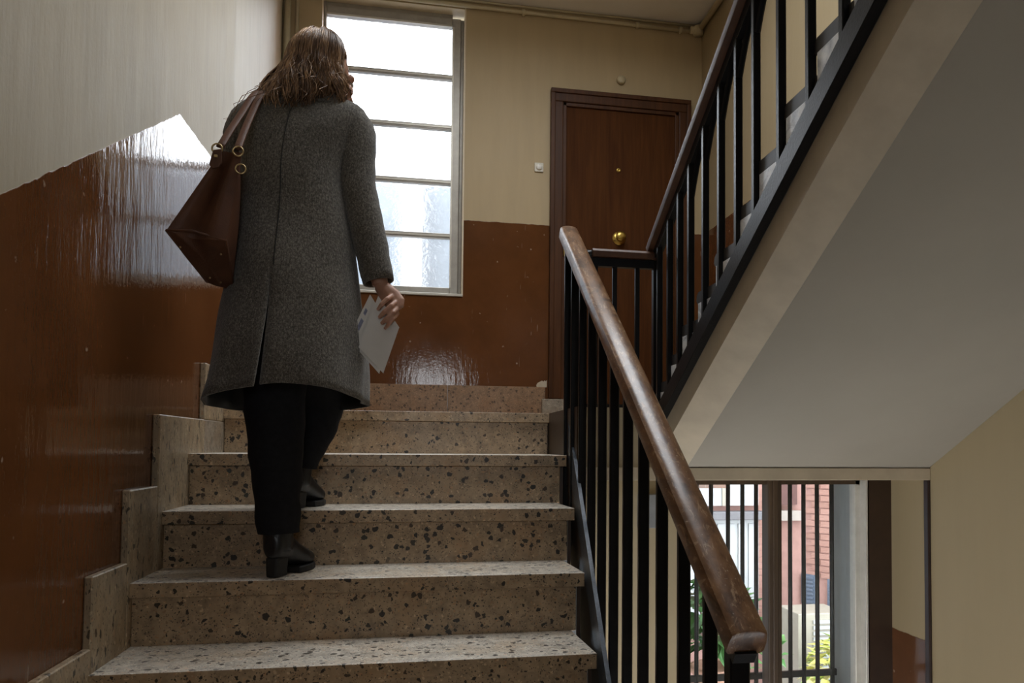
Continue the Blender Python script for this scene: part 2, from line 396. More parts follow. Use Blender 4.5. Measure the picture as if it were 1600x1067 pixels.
# stepped stone skirting on the left wall
sk = tag(empty('stepped_skirting'), 'stepped terrazzo skirting climbing the left wall beside the treads', 'skirting')
tops = {0: 1.872, 1: 1.668, 2: 1.455, 3: 1.262, 4: 1.092, 5: .92, 6: .748, 7: .576, 8: .404, 9: .232}
fr = {0: 3.045, 1: 2.55, 2: 2.319, 3: 2.09, 4: 1.82, 5: 1.563, 6: 1.306, 7: 1.049, 8: .792, 9: .535}
for k in range(0, 10):
    yb = 3.45 if k == 0 else fr[k - 1] + .32
    z0 = (Z1 - k * RISE) - .02 if k > 0 else Z1 + .12
    if k == 1:
        MB().box(XLW, XL + .0005, fr[1], fr[0] - .001, z0 - .22, tops[1]).build('skirting_stone', m_terr2, sk, bevel=.003, seg=1)
        MB().box(XLW, XL, fr[0] + .001, 3.34, z0 - .05, tops[1]).build('skirting_stone', m_terr4, sk, bevel=.003, seg=1)
        continue
    MB().box(XLW, XL + .0004 * (k % 3), fr[k], min(yb, fr[k - 1] - .001 if k > 0 else yb), z0 - (.22 if k else 0), tops[k]).build('skirting_stone', m_terr2, sk, bevel=.003, seg=1)
# far wall skirting
bb = tag(empty('baseboard_far'), kind='structure')
for x0_, x1_ in ((-.92, -.42), (-.418, .16), (.162, .80)):
    MB().box(x0_, x1_, YW - .02, YW, L1, 1.972).build('skirting_stone', m_terr3, bb, bevel=.003, seg=1)
MB().box(1.81, XR, YW - .02, YW, L1, 1.972).build('skirting_stone', m_terr3, bb, bevel=.003, seg=1)
MB().box(.775, .935, YW - .045, YW - .001, L1, 1.893).build('plinth_stone', m_terr4, bb, bevel=.004, seg=1)
MB().box(1.69, 1.85, YW - .045, YW - .001, L1, 1.893).build('plinth_stone', m_terr4, bb, bevel=.004, seg=1)
# patch of bare plaster where the brown paint has come off by the door
pp = [(.745, 1.972), (.812, 1.972), (.812, 2.02), (.805, 2.012), (.798, 2.018), (.79, 2.01), (.78, 2.016), (.765, 2.008), (.75, 2.0), (.742, 1.985)]
tag(MB().prismY(pp, YW - .0022, YW + .001).build('bare_plaster_patch', flat_mat('bare_plaster', (.55, .47, .35), .8)), 'bare plaster patch where brown paint flaked off beside the door', 'paint damage')

# ------------------------------------------------------------------ upper flight (climbs back towards the viewer on the right)
XB = .837; SB = .545; YB = 2.714
ln = lambda z, y: z + SB * (YB - y)
m_marble = None
s_ = N('grey_marble'); p_ = s_.pos(); n_ = s_.noise(p_, 16, 5, .6, 0, 1.5)
s_.set(s_.ramp(n_, [(.35, (.42, .43, .45)), (.5, (.74, .76, .78)), (.62, (.85, .86, .86))]), .35); s_.bump(s_.noise(p_, 70, 3), .2, .004); m_marble = s_.m
m_tdark = flat_mat('shaded_tread_edge', (.022, .018, .015), .5, 0, .3)  # shade on the upper tread ends put into the colour
uf = tag(empty('stair_flight'), 'upper stair flight with grey soffit rising overhead on the right', 'staircase')
ye = -1.2
MB().prismX([(YB, 1.505), (YB, 1.70), (ye, ln(1.70, ye)), (ye, ln(1.505, ye))], .93, XR - .001).build('soffit_slab', m_soffit, uf)
c0, c1 = (YB, 1.563), (ye, ln(1.563, ye))
e = MB()
P8 = [(XB + .004, YB, 1.563), (.931, YB, 1.505), (.931, ye, ln(1.505, ye)), (XB + .004, ye, ln(1.563, ye)),
      (XB + .004, YB, 1.70), (.931, YB, 1.70), (.931, ye, ln(1.70, ye)), (XB + .004, ye, ln(1.70, ye))]
e.hexa(P8).build('edge_beam', m_edge, uf)
for j in range(0, 26):
    yr = 2.753 - .15 * j; u = 1.774 + .0825 * j
    if yr < -1.0: break
    zb = u - .13 if j else L1
    yn = yr - .15
    MB().prismX([(yr, u), (yn, u), (yn, ln(1.66, yn)), (yr, ln(1.66, yr))], XB - .010, XR - .002).build('riser', m_marble, uf)
    MB().prismX([(yr + .022, u + .012), (yr + .012, u), (yn, u), (yn, u + .036), (yr + .004, u + .036), (yr + .018, u + .028)], XB - .008, XR - .002).build('tread', [m_tdark], uf)

# ------------------------------------------------------------------ railings
ra = tag(empty('stair_railing'), 'black iron railing with worn brown wooden handrail beside the lower flight', 'railing')
def sweep_rail(mb, p0, p1, prof):
    d = (Vector(p1) - Vector(p0)).normalized(); sx = Vector((0, 0, 1)).cross(d); sx.normalize(); up = d.cross(sx)
    if sx.x < 0: sx = -sx
    r = [[Vector(p) + sx * a + up * b for a, b in prof] for p in (p0, p1)]
    return mb.loft(r)
prof = []
for k in range(9):
    a = math.pi * k / 8; prof.append((.034 * math.cos(a) * (1 if abs(math.cos(a)) < .9 else 1), -.002 + .028 * math.sin(a) ** .42))
prof = [(.030, -.028), (.034, -.020)] + prof + [(-.034, -.020), (-.030, -.028)]
pA, pB = (.53, 1.235, 1.262), (.53, 2.905, 2.385)
rl = lambda y: pA[2] + (y - pA[1]) * (pB[2] - pA[2]) / (pB[1] - pA[1])
h = sweep_rail(MB(), pA, pB, prof).build('handrail', m_rail, ra, bevel=.004, seg=2); sharp(h, 35)
u_ = sweep_rail(MB(), (.53, 1.25, rl(1.25) - .042), (.53, 2.89, rl(2.89) - .042), [(-.019, -.008), (.019, -.008), (.019, .014), (-.019, .014)]).build('rail_flat_bar', m_black, ra)
for i in range(11):
    y = 1.41 + .1505 * i
    if i == 10: y = 2.90
    MB().box(.517, .543, y - .008, y + .008, nl(y) - .26, rl(y) - .045).build('baluster', m_black, ra, bevel=.0025, seg=1)
MB().box(.513, .549, 1.268, 1.300, .0, rl(1.28) - .046).build('newel', m_black, ra, bevel=.003, seg=1)
# steel stringer strip at the tread ends
stz = lambda y: 1.669 - .80 * (2.87 - y)
pts = []
for y in (2.87, .9):
    x = .500 + .062 * (y - 2.6) + .012
    pts.append((x, y))
(xa0, ya0), (xa1, ya1) = pts
MB().hexa([(xa0, ya0, stz(ya0) - .13), (xa0 + .012, ya0, stz(ya0) - .13), (xa1 + .012, ya1, stz(ya1) - .13), (xa1, ya1, stz(ya1) - .13),
           (xa0, ya0, stz(ya0)), (xa0 + .012, ya0, stz(ya0)), (xa1 + .012, ya1, stz(ya1)), (xa1, ya1, stz(ya1))]).build('stringer', m_steel, ra)
MB().hexa([(xa0 + .001, ya0, stz(ya0) - .42), (xa0 + .010, ya0, stz(ya0) - .42), (xa1 + .010, ya1, stz(ya1) - .42), (xa1 + .001, ya1, stz(ya1) - .42),
           (xa0 + .001, ya0, stz(ya0) - .129), (xa0 + .010, ya0, stz(ya0) - .129), (xa1 + .010, ya1, stz(ya1) - .129), (xa1 + .001, ya1, stz(ya1) - .129)]).build('skirt_plate', m_brownwall, ra)

rb = tag(empty('stair_railing'), 'black iron railing with thin dark handrail on the upper flight and landing guard', 'railing')
zr = lambda y: ln(2.372, y)
prof2 = [(-.026, -.018), (.026, -.018), (.028, .006), (.018, .02), (-.018, .02), (-.028, .006)]
h2 = sweep_rail(MB(), (.823, 2.775, zr(2.775) - .035), (.823, -.9, zr(-.9) - .035), prof2).build('handrail', m_rail2, rb, bevel=.003, seg=2); sharp(h2, 35)
sweep_rail(MB(), (.83, 2.76, zr(2.76) - .075), (.83, -.9, zr(-.9) - .075), [(-.012, -.016), (.012, -.016), (.012, .016), (-.012, .016)]).build('rail_flat_bar', m_black, rb)
MB().prismX([(2.79, ln(1.646, 2.79)), (2.79, ln(1.713, 2.79)), (-1., ln(1.713, -1.)), (-1., ln(1.646, -1.))], XB - .024, XB + .003).build('stringer', m_black, rb, bevel=.002, seg=1)
ys = [2.70, 2.58, 2.472, 2.366, 2.236, 2.108, 1.984, 1.868, 1.724, 1.578] + [1.578 - .142 * i for i in range(1, 16)]
for y in ys:
    MB().box(XB - .022, XB - .002, y - .009, y + .009, ln(1.69, y), zr(y) - .085).build('baluster', m_black, rb, bevel=.002, seg=1)
    if y < 2.4 and y > 1.2:   # curled iron strap welded between baluster head and rail
        q = [(XB - .012, y - .009 - .10 * t, zr(y) - .15 - .045 * (1 - t) ** 2 + .105 * t) for t in np.linspace(0, 1, 6)]
        MB().tube(q, [(.009, .004)] * 6, 6, flat=(1, 0, 0)).build('iron_strap', m_black, rb)
# landing guard across the well
GY = 2.765
gh = sweep_rail(MB(), (.590, GY, 2.268), (.842, GY, 2.268), [(-.026, -.010), (.026, -.010), (.026, .012), (.016, .022), (-.016, .022), (-.026, .012)]).build('guard_rail', m_rail2, rb, bevel=.002)
MB().box(.59, .842, GY - .012, GY + .012, 2.228, 2.257).build('guard_flat_bar', m_black, rb)
for x in (.605, .676, .760):
    MB().box(x - .008, x + .008, GY - .008, GY + .008, L1, 2.235).build('baluster', m_black, rb, bevel=.002, seg=1)
MB().box(.818, .846, GY - .016, GY + .014, L1 - .02, zr(2.76) - .07).build('newel', m_black, rb, bevel=.003, seg=1)
MB().box(.56, .85, GY - .02, GY + .02, L1 - .002, L1 + .012).build('guard_foot_bar', m_black, rb)
MB().tube([(.535, 2.885, 2.335), (.548, 2.865, 2.315), (.566, 2.83, 2.29), (.585, 2.79, 2.272), (.60, GY, 2.266)], [(.02, .026)] * 5, 10, flat=(0, 0, 1)).build('rail_return', m_black, rb, smooth=True)
MB().box(.553, .567, 2.82, 2.834, L1, 2.285).build('baluster', m_black, rb, bevel=.002, seg=1)

# ------------------------------------------------------------------ far window
w1 = tag(empty('window_1'), kind='structure')
FY = YW + .075
MB().box(WX0 - .01, WX0 + .001, YW + .002, YW + .28, WZ0, WZ1).build('reveal', m_reveal, w1)
MB().box(WX1 - .001, WX1 + .008, YW - .003, YW + .28, WZ0 - .01, WZ1 + .01).build('reveal', m_reveal, w1)
MB().box(WX0, WX1, YW + .002, YW + .28, WZ1 - .001, WZ1 + .01).build('reveal', m_reveal, w1)
MB().box(WX0, WX1 + .006, YW - .012, YW + .28, WZ0 - .012, WZ0 + .006).build('sill', m_frame_l, w1, bevel=.003, seg=1)
gx0, gx1, gz0, gz1 = WX0 + .018, .165, 2.625, 4.385
MB().box(WX0, gx0, FY, FY + .05, WZ0, WZ1).build('frame_stile', m_frame, w1, bevel=.004, seg=1)
MB().box(gx1, WX1 - .022, FY, FY + .05, WZ0 + .004, WZ1 - .03).build('frame_stile', m_frame, w1, bevel=.004, seg=1)
MB().box(WX1 - .022, WX1, FY + .012, FY + .05, WZ0 + .004, WZ1 - .03).build('frame_outer', m_frame, w1, bevel=.003, seg=1)
MB().box(gx0, gx1, FY, FY + .05, gz1, WZ1 - .028).build('frame_rail', m_frame, w1, bevel=.004, seg=1)
MB().box(gx0, gx1, FY, FY + .05, WZ0 + .004, gz0).build('frame_rail', m_frame, w1, bevel=.004, seg=1)
MB().box(gx0, gx1, FY + .012, FY + .05, WZ1 - .028, WZ1).build('frame_outer', m_frame, w1)
bars = [4.043, 3.701, 3.330, 2.970]
for z in bars:
    b_ = MB().box(gx0, gx1, FY + .002, FY + .045, z - .017, z + .017).build('glazing_bar', m_frame, w1, bevel=.003, seg=1)
    MB().box(gx0, gx1, FY - .004, FY + .004, z - .006, z + .005).build('bead', m_frame_l, b_)
MB().box(gx1 - .001, gx1 + .012, FY - .006, FY + .004, gz0, gz1).build('bead', m_frame_l, w1, bevel=.002, seg=1)
MB().box(gx0, gx1, FY - .006, FY + .004, gz1 - .002, gz1 + .012).build('bead', m_frame_l, w1, bevel=.002, seg=1)
ed = [gz1] + bars + [gz0]
for a_, b_ in zip(ed[:-1], ed[1:]):
    zt, zb = a_ - (.017 if a_ != gz1 else 0), b_ + (.017 if b_ != gz0 else 0)
    MB().add([(gx0, FY + .025, zb), (gx1, FY + .025, zb), (gx1, FY + .025, zt), (gx0, FY + .025, zt)], [(0, 1, 2, 3)]).build('pane', m_frost, w1)

# ------------------------------------------------------------------ door
dr = tag(empty('door_1'), kind='structure')
DX0, DX1, DZ1, DZ0 = .820, 1.803, 3.985, 1.895
cz = DZ0
MB().box(DX0, DX0 + .085, YW - .035, YW - .001, cz, DZ1 - .085).build('casing', m_case, dr, bevel=.006, seg=2)
MB().box(DX1 - .085, DX1, YW - .035, YW - .001, cz, DZ1 - .085).build('casing', m_case, dr, bevel=.006, seg=2)
MB().box(DX0, DX1, YW - .035, YW - .001, DZ1 - .085, DZ1).build('casing', m_case, dr, bevel=.006, seg=2)
MB().box(DX0, DX0 + .03, YW - .046, YW - .03, cz, DZ1 - .03).build('casing_moulding', m_case, dr, bevel=.005)
MB().box(DX1 - .03, DX1, YW - .046, YW - .03, cz, DZ1 - .03).build('casing_moulding', m_case, dr, bevel=.005)
MB().box(DX0, DX1, YW - .046, YW - .03, DZ1 - .03, DZ1).build('casing_moulding', m_case, dr, bevel=.005)
MB().box(DX0 + .085, DX0 + .11, YW - .024, YW - .001, L1, DZ1 - .085).build('door_stop', m_case, dr, bevel=.004)
MB().box(DX1 - .11, DX1 - .085, YW - .024, YW - .001, L1, DZ1 - .085).build('door_stop', m_case, dr, bevel=.004)
MB().box(DX0 + .085, DX1 - .085, YW - .024, YW - .001, DZ1 - .11, DZ1 - .085).build('door_stop', m_case, dr, bevel=.004)
lf_ = MB().box(DX0 + .11, DX1 - .11, YW - .008, YW - .0008, L1 + .005, DZ1 - .11).build('door_leaf', m_door, dr)
kb = MB().lathe([(.046, 0), (.047, .004), (.040, .011), (.022, .016), (.018, .032), (.026, .040), (.034, .052), (.035, .060), (.030, .067), (.012, .071), (.001, .071)], (1.300, YW - .008, 2.998), (0, -1, 0), 28).build('door_knob', m_brass, dr, smooth=True); sharp(kb, 50)
MB().lathe([(.015, 0), (.015, .004), (.011, .007), (.0065, .006), (.006, .003), (.0005, .003)], (1.294, YW - .008, 3.466), (0, -1, 0), 20).build('peephole', m_brass, dr, smooth=True)
for z in (2.85,):
    MB().lathe([(.007, 0), (.009, .004), (.009, .10), (.007, .104), (.001, .104)], (DX0 + .100, YW - .028, z), (0, 0, 1), 12).build('hinge', m_brass, dr, smooth=True)

# ------------------------------------------------------------------ small fittings and pipes
bl = tag(empty('door_bell'), 'small square white door bell button on the wall left of the door', 'door bell')
MB().box(.716, .776, YW - .012, YW + .0, 3.416, 3.478).build('plate', m_white, bl, bevel=.004)
MB().lathe([(.020, 0), (.020, .006), (.014, .011), (.001, .012)], (.746, YW - .012, 3.447), (0, -1, 0), 20).build('button', flat_mat('bell_button', (.8, .78, .72), .3), bl, smooth=True)
al = tag(empty('junction_cover'), 'round cream painted cover fixed to the wall above the door', 'wall cover')
MB().lathe([(.030, 0), (.030, .018), (.026, .026), (.001, .028)], (1.309, YW, 4.095), (0, -1, 0), 24).build('cap', m_pipe, al, smooth=True)
MB().box(1.302, 1.316, YW - .034, YW - .02, 4.068, 4.078).build('clip_tab', m_pipe, al)
pf = tag(empty('wall_pipe'), 'cream painted pipe with clips running under the ceiling above window and door', 'pipe')
MB().tube([(-.75, YW - .02, 4.487), (.5, YW - .02, 4.487), (1.2, YW - .02, 4.485), (1.83, YW - .02, 4.482)], .0125, 10).build('tube', m_pipe, pf, smooth=True)
for x in (.63, 1.42, 1.73):
    MB().lathe([(.019, -.011), (.021, -.008), (.021, .008), (.019, .011)], (x, YW - .02, 4.486), (1, 0, 0), 14).build('clip', m_pipe, pf, smooth=True)
    MB().box(x - .006, x + .006, YW - .016, YW, 4.465, 4.475).build('clip_lug', m_pipe, pf)
pe = MB().tube([(1.80, YW - .03, 4.488), (1.85, YW - .035, 4.49), (1.862, YW - .05, 4.50)], .026, 12).build('elbow', m_pipe, pf, smooth=True)
MB().lathe([(.034, 0), (.036, .01), (.036, .05), (.030, .062)], (1.853, YW - .04, 4.452), (0, 0, 1), 16).build('junction', m_pipe, pf, smooth=True)
pc = tag(MB().tube([(-.9, YW - .012, 4.527), (1.85, YW - .012, 4.527)], .007, 8).build('wall_conduit', m_pipe, None, smooth=True), 'thin cream conduit tucked along the ceiling edge of the far wall', 'pipe')
pr_ = tag(empty('wall_pipe'), 'thick cream painted pipe under the ceiling along the right-hand wall', 'pipe')
MB().tube([(XR - .028, YW - .05, 4.493), (XR - .028, 4.0, 4.493), (XR - .028, 2.2, 4.493), (XR - .028, .5, 4.493)], .02, 10).build('tube', m_pipe, pr_, smooth=True)
MB().lathe([(.026, -.01), (.028, 0), (.026, .01)], (XR - .028, 4.55, 4.493), (0, 1, 0), 14).build('clip', m_pipe, pr_, smooth=True)
for i, (x, yy, r, lab) in enumerate(((-.872, YW - .03, .021, 'thicker cream riser pipe in the corner left of the tall window'), (-.815, YW - .016, .011, 'thin cream riser pipe in the corner, nearer the tall window'))):
    v_ = tag(empty('riser_pipe'), lab, 'pipe')
    MB().tube([(x, yy, L1 + .25), (x, yy, 3.2), (x, yy, ZC)], r, 12).build('tube', m_pipe, v_, smooth=True)
    MB().lathe([(r + .006, -.012), (r + .008, 0), (r + .006, .012)], (x, yy, 3.9), (0, 0, 1), 12).build('clip', m_pipe, v_, smooth=True)
tag(MB().box(.82, .90, LY - .03, LY, 1.27, 1.40).build('meter_box', flat_mat('grey_box', (.2, .2, .2), .4), None, bevel=.004), 'small grey box on the lower wall seen between the balusters', 'box')

# ------------------------------------------------------------------ lower window and grille
w2 = tag(empty('window_2'), kind='structure')
WYa, WYb = LY + .03, LY + .075
ZT = 1.463
MB().box(LX0, LX0 + .035, WYa, WYb, LZ0, ZT).build('frame_stile', m_brownwin, w2, bevel=.003, seg=1)
MB().box(LX1 - .034, LX1 - .001, WYa, WYb, LZ0, ZT).build('frame_stile', m_frame_l, w2, bevel=.003, seg=1)
MB().box(LX1 - .012, LX1 - .0005, LY - .012, WYa + .01, LZ0, ZT).build('frame_bead', m_frame_l, w2, bevel=.002, seg=1)
MB().box(LX0, LX1, WYa, WYb, ZT - .03, ZT - .001).build('frame_rail', m_brownwin, w2)
MB().box(LX0, LX1, WYa, WYb, LZ0, LZ0 + .06).build('frame_rail', m_brownwin, w2, bevel=.003, seg=1)
MB().box(1.366, 1.424, WYa - .02, WYb, LZ0, ZT - .002).build('mullion', m_brownwin, w2, bevel=.005, seg=2)
MB().box(1.384, 1.406, WYa - .028, WYa - .015, LZ0, ZT - .002).build('mullion_bead', m_brownwin, w2, bevel=.003, seg=1)
MB().box(LX1 - .012, LX1 + .002, WYb, LY + .26, LZ0, ZT).build('outer_reveal', m_greyrev, w2)
MB().box(LX0 - .03, LX1 + .03, WYb, LY + .30, LZ0 - .03, LZ0 + .012).build('outer_sill', m_greyrev, w2)
for x0_, x1_ in ((LX0 + .035, 1.366), (1.424, LX1 - .034)):
    MB().add([(x0_, WYa + .02, LZ0 + .06), (x1_, WYa + .02, LZ0 + .06), (x1_, WYa + .02, ZT - .03), (x0_, WYa + .02, ZT - .03)], [(0, 1, 2, 3)]).build('pane', m_clear, w2)
m_grille = flat_mat('grille_iron', (.045, .045, .045), .5, 0, .3, 30)
gr = tag(empty('window_grille'), 'dark iron bars outside the lower window', 'window grille')
for x in (1.015, 1.08, 1.143, 1.207, 1.283, 1.348, 1.41, 1.487, 1.566, 1.629, 1.692, 1.761):
    MB().tube([(x, 3.2, LZ0), (x, 3.2, 1.6)], .0098, 8).build('bar', m_grille, gr, smooth=True)
MB().box(LX0, LX1, 3.192, 3.208, .600, .628).build('cross_bar', m_grille, gr, bevel=.002, seg=1)

# unseen window behind the viewer, added to light risers and coat
w3 = tag(empty('window_added_back'), kind='structure')
for x0_, x1_ in ((-.3, -.265), (.085, .115), (.465, .5)): MB().box(x0_, x1_, -2.46, -2.40, 1.95, 2.85).build('frame_stile', m_frame, w3)
for z0_, z1_ in ((1.95, 1.985), (2.815, 2.85)): MB().box(-.265, .465, -2.455, -2.405, z0_, z1_).build('frame_rail', m_frame, w3)

# ------------------------------------------------------------------ courtyard outside
m_brick = None
s_ = N('brick'); oi = s_.n('ShaderNodeObjectInfo'); p_ = s_.pos()
s_.set(s_.mix(s_.noise(p_, 20, 4), s_.ramp(oi.outputs['Random'], [(0, (.24, .115, .09)), (.5, (.30, .155, .125)), (1, (.36, .20, .165))]), (.33, .20, .165)), .85); m_brick = s_.m
m_mortar = flat_mat('brick_render', (.34, .20, .175), .9, 0, .12, 9)
m_render = flat_mat('pale_render', (.30, .275, .25), .9, 0, .1, 6)
m_whitep = flat_mat('white_panel', (.34, .36, .37), .6, 0, .05)
m_cream2 = flat_mat('cream_panel', (.27, .255, .21), .6, 0, .06)
m_blue = flat_mat('blue_grey_shutter', (.09, .12, .17), .5, 0, .1)
m_dark = flat_mat('dark_recess', (.10, .05, .045), .8)
GZ = -1.2
struct(MB().box(-4, 9, 3.3, 12, GZ - .1, GZ), 'ground', flat_mat('courtyard_floor', (.08, .076, .07), .9))
fb = tag(empty('building'), 'pink brick courtyard house seen through the barred lower window', 'building')
MB().box(1.2, 3.56, 7.6, 8.0, GZ, 7.5).build('wall', m_mortar, fb)
# projecting brick wing on the right, angled towards the viewer
a0, a1 = (3.86, 7.6), (4.75, 6.0)
MB().prismZ([(3.56, 7.75), (3.86, 7.6), (4.75, 6.0), (6.5, 6.0), (6.5, 9), (3.56, 9)], GZ, 7.5).build('wing_wall', m_mortar, fb)
wn = MB().box(2.45, 3.34, 7.52, 7.6, -.25, .86).build('window', m_whitep, fb)
for x0_ in np.arange(2.46, 3.3, .11):
    MB().box(x0_, x0_ + .07, 7.505, 7.52, -.2, .82).build('curtain_fold', m_whitep, wn)
wn2 = MB().box(2.45, 3.34, 7.52, 7.6, 1.0, 2.1).build('window', m_whitep, fb)
MB().box(2.95, 3.0, 7.50, 7.52, 1.0, 2.1).build('window_stile', m_cream2, wn2)
MB().box(2.40, 3.40, 7.42, 7.6, .865, .945).build('ledge', flat_mat('ledge', (.12, .12, .13), .7), fb, bevel=.01)
MB().box(3.50, 3.84, 7.56, 7.75, .84, .94).build('string_course', m_render, fb)
MB().box(3.60, 3.80, 7.60, 7.76, 1.0, 1.6).build('window', m_dark, fb)
dw = Vector((a1[0] - a0[0], a1[1] - a0[1], 0)).normalized(); nrm = Vector((dw.y, -dw.x, 0))
if nrm.x > 0: nrm = -nrm
def wing_pt(t, z, o): return Vector((a0[0], a0[1], 0)) + dw * t + nrm * o + Vector((0, 0, z))
def wing_box(t0, t1, z0, z1, o0, o1):
    q = [wing_pt(t0, z0, o0), wing_pt(t1, z0, o0), wing_pt(t1, z0, o1), wing_pt(t0, z0, o1), wing_pt(t0, z1, o0), wing_pt(t1, z1, o0), wing_pt(t1, z1, o1), wing_pt(t0, z1, o1)]
    return MB().hexa([tuple(v) for v in q])
# bricks on the wing: shared mesh, one object each
br_me = MB().box(0, .205, 0, .012, 0, .052).mesh('brick', m_brick)
ang = math.atan2(dw.y, dw.x)
nb = 0
for r in range(0, 18):
    z = .28 + r * .064
    for c in range(0, 5):
        t = c * .215 + (.107 if r % 2 else 0)
        if .34 < t < .9 and .30 < z < .78 and r % 5: continue     # pale repaired patch stays smooth
        o = link('brick', br_me, fb); q = wing_pt(t, z, .012); o.location = q; o.rotation_euler = (0, 0, ang); nb += 1
br2 = MB().box(0, .195, 0, .01, 0, .05).mesh('brick', m_brick)
for r in range(0, 22):
    for c in range(0, 1):
        o = link('brick', br2, fb); o.location = (3.352 + (.0 if r % 2 else .005), 7.59, -.2 + r * .062)
wing_box(.36, .88, .32, .80, 0, .004).build('render_patch', m_render, fb)
for (t0, t1, z0, z1) in ((.0, .16, .0, .30), (.30, .62, -.45, .28)):
    sh = wing_box(t0, t1, z0, z1, 0, .03).build('shutter', m_blue, fb)
    k = 0; z = z0 + .02
    while z < z1 - .03:
        wing_box(t0 + .015, t1 - .015, z, z + .022, .03, .045).build('slat', m_blue, sh); z += .04
lv = tag(empty('garden_shed'), 'pale slatted storage cabinet standing in the courtyard', 'cabinet')
MB().box(3.28, 3.74, 6.55, 6.95, GZ, .12).build('body', m_cream2, lv, bevel=.01)
for i in range(10):
    MB().box(3.42, 3.72, 6.535, 6.55, -.42 + i * .05, -.39 + i * .05).build('slat', m_whitep, lv)
MB().box(3.41, 3.73, 6.53, 6.55, -.47, -.44).build('rail', flat_mat('grey_rail', (.3, .32, .33), .6), lv)
tag(MB().box(4.05, 4.22, 6.6, 6.75, .02, .16).build('wall_lamp', flat_mat('lamp_dark', (.06, .05, .05), .6), None, bevel=.01), 'small dark box on the brick wing beside the shutter', 'wall lamp')['kind'] = 'thing'
# pale neighbour behind the frosted window
nh = tag(empty('neighbour_building'), 'pale building dimly visible through the frosted panes', 'building')
MB().box(-4.5, 1.2, 7.6, 8.0, GZ, 4.05).build('wall', flat_mat('neighbour_wall', (.19, .215, .24), .9), nh)
for x in (-1.0, -.55, .5):
    MB().box(x - .16, x + .16, 7.55, 7.6, 2.4, 3.6).build('window', flat_mat('neighbour_glass', (.14, .17, .2), .3), nh)
MB().box(-.20, -.02, 7.45, 7.6, GZ, 4.05).build('pilaster', flat_mat('pale_pilaster', (.6, .62, .64), .8), nh)

def leafy(name, label, centre, rx, rz, n, cols, size, seed, pot=None, stems=5):
    rr = random.Random(seed); root = tag(empty(name), label, 'plant')
    ms = []
    for i, c in enumerate(cols):
        s = N(name + '_leaf'); s.set(s.ramp(s.noise(s.pos(), 9, 3), [(.3, tuple(x * .7 for x in c)), (.7, c)]), .45); ms.append(s.m)
    lm = MB()
    for i in range(n):
        th = rr.uniform(0, 2 * math.pi); ph = math.acos(rr.uniform(-.75, 1)); r = rr.uniform(.55, 1) ** .6
        c = Vector((centre[0] + rx * r * math.sin(ph) * math.cos(th), centre[1] + rx * r * math.sin(ph) * math.sin(th), centre[2] + rz * r * math.cos(ph)))
        d = Vector((math.cos(th) * .8, math.sin(th) * .8, rr.uniform(-.5, .6))).normalized(); sd = d.cross(Vector((rr.uniform(-.4, .4), rr.uniform(-.4, .4), 1))).normalized(); up = sd.cross(d)
        L = size * rr.uniform(.7, 1.3); W = L * .28
        lm.add([c, c + d * L * .45 + sd * W + up * .06 * L, c + d * L - up * .12 * L, c + d * L * .45 - sd * W + up * .06 * L, c + d * L * .5 - up * .03 * L], [(0, 1, 4), (1, 2, 4), (2, 3, 4), (3, 0, 4)], rr.randrange(len(ms)))
    lo = lm.build('foliage', ms, root); lo['kind'] = 'stuff'
    base = pot[0] if pot else (centre[0], centre[1], GZ)
    sm_ = flat_mat(name + '_stem', (.10, .08, .04), .8)
    for i in range(stems):
        a = 2 * math.pi * i / stems
        MB().tube([base, (base[0] * .5 + centre[0] * .5 + .1 * rx * math.cos(a), base[1] * .5 + centre[1] * .5 + .1 * rx * math.sin(a), (base[2] + centre[2]) / 2), (centre[0] + .5 * rx * math.cos(a), centre[1] + .5 * rx * math.sin(a), centre[2] + .3 * rz)], [.014, .011, .005], 6).build('stem', sm_, root, smooth=True)
    if pot:
        (x, y, z), pr0 = pot
        MB().lathe([(pr0 * .7, 0), (pr0 * .95, pr0 * 1.5), (pr0 * 1.08, pr0 * 1.5), (pr0 * 1.08, pr0 * 1.75), (pr0 * .9, pr0 * 1.75), (pr0 * .86, pr0 * 1.5), (.001, pr0 * 1.48)], (x, y, z - pr0 * 1.5), (0, 0, 1), 20).build('pot', flat_mat('terracotta', (.42, .24, .17), .8), root, smooth=True)
    return root
leafy('garden_shrub', 'yellow green leafy shrub at the foot of the brick wing', (3.44, 6.0, -.30), .30, .36, 420, [(.42, .50, .08), (.25, .38, .08), (.62, .60, .16), (.70, .66, .30)], .12, 3)
pb = tag(MB().box(1.55, 2.05, 4.55, 4.9, GZ, -.02).build('stone_bench', m_render, None, bevel=.01), 'pale masonry bench carrying the potted plant', 'bench')
leafy('potted_plant', 'dark green potted plant outside, between handrail and window edge', (1.80, 4.72, .52), .20, .26, 150, [(.03, .10, .03), (.05, .15, .04), (.08, .22, .07)], .15, 5, ((1.80, 4.72, .195), .14))
leafy('climbing_plant', 'sprig of green leaves just past the handrail end', (2.13, 4.62, .30), .07, .13, 18, [(.07, .20, .05), (.10, .26, .07)], .12, 8, None, 2)

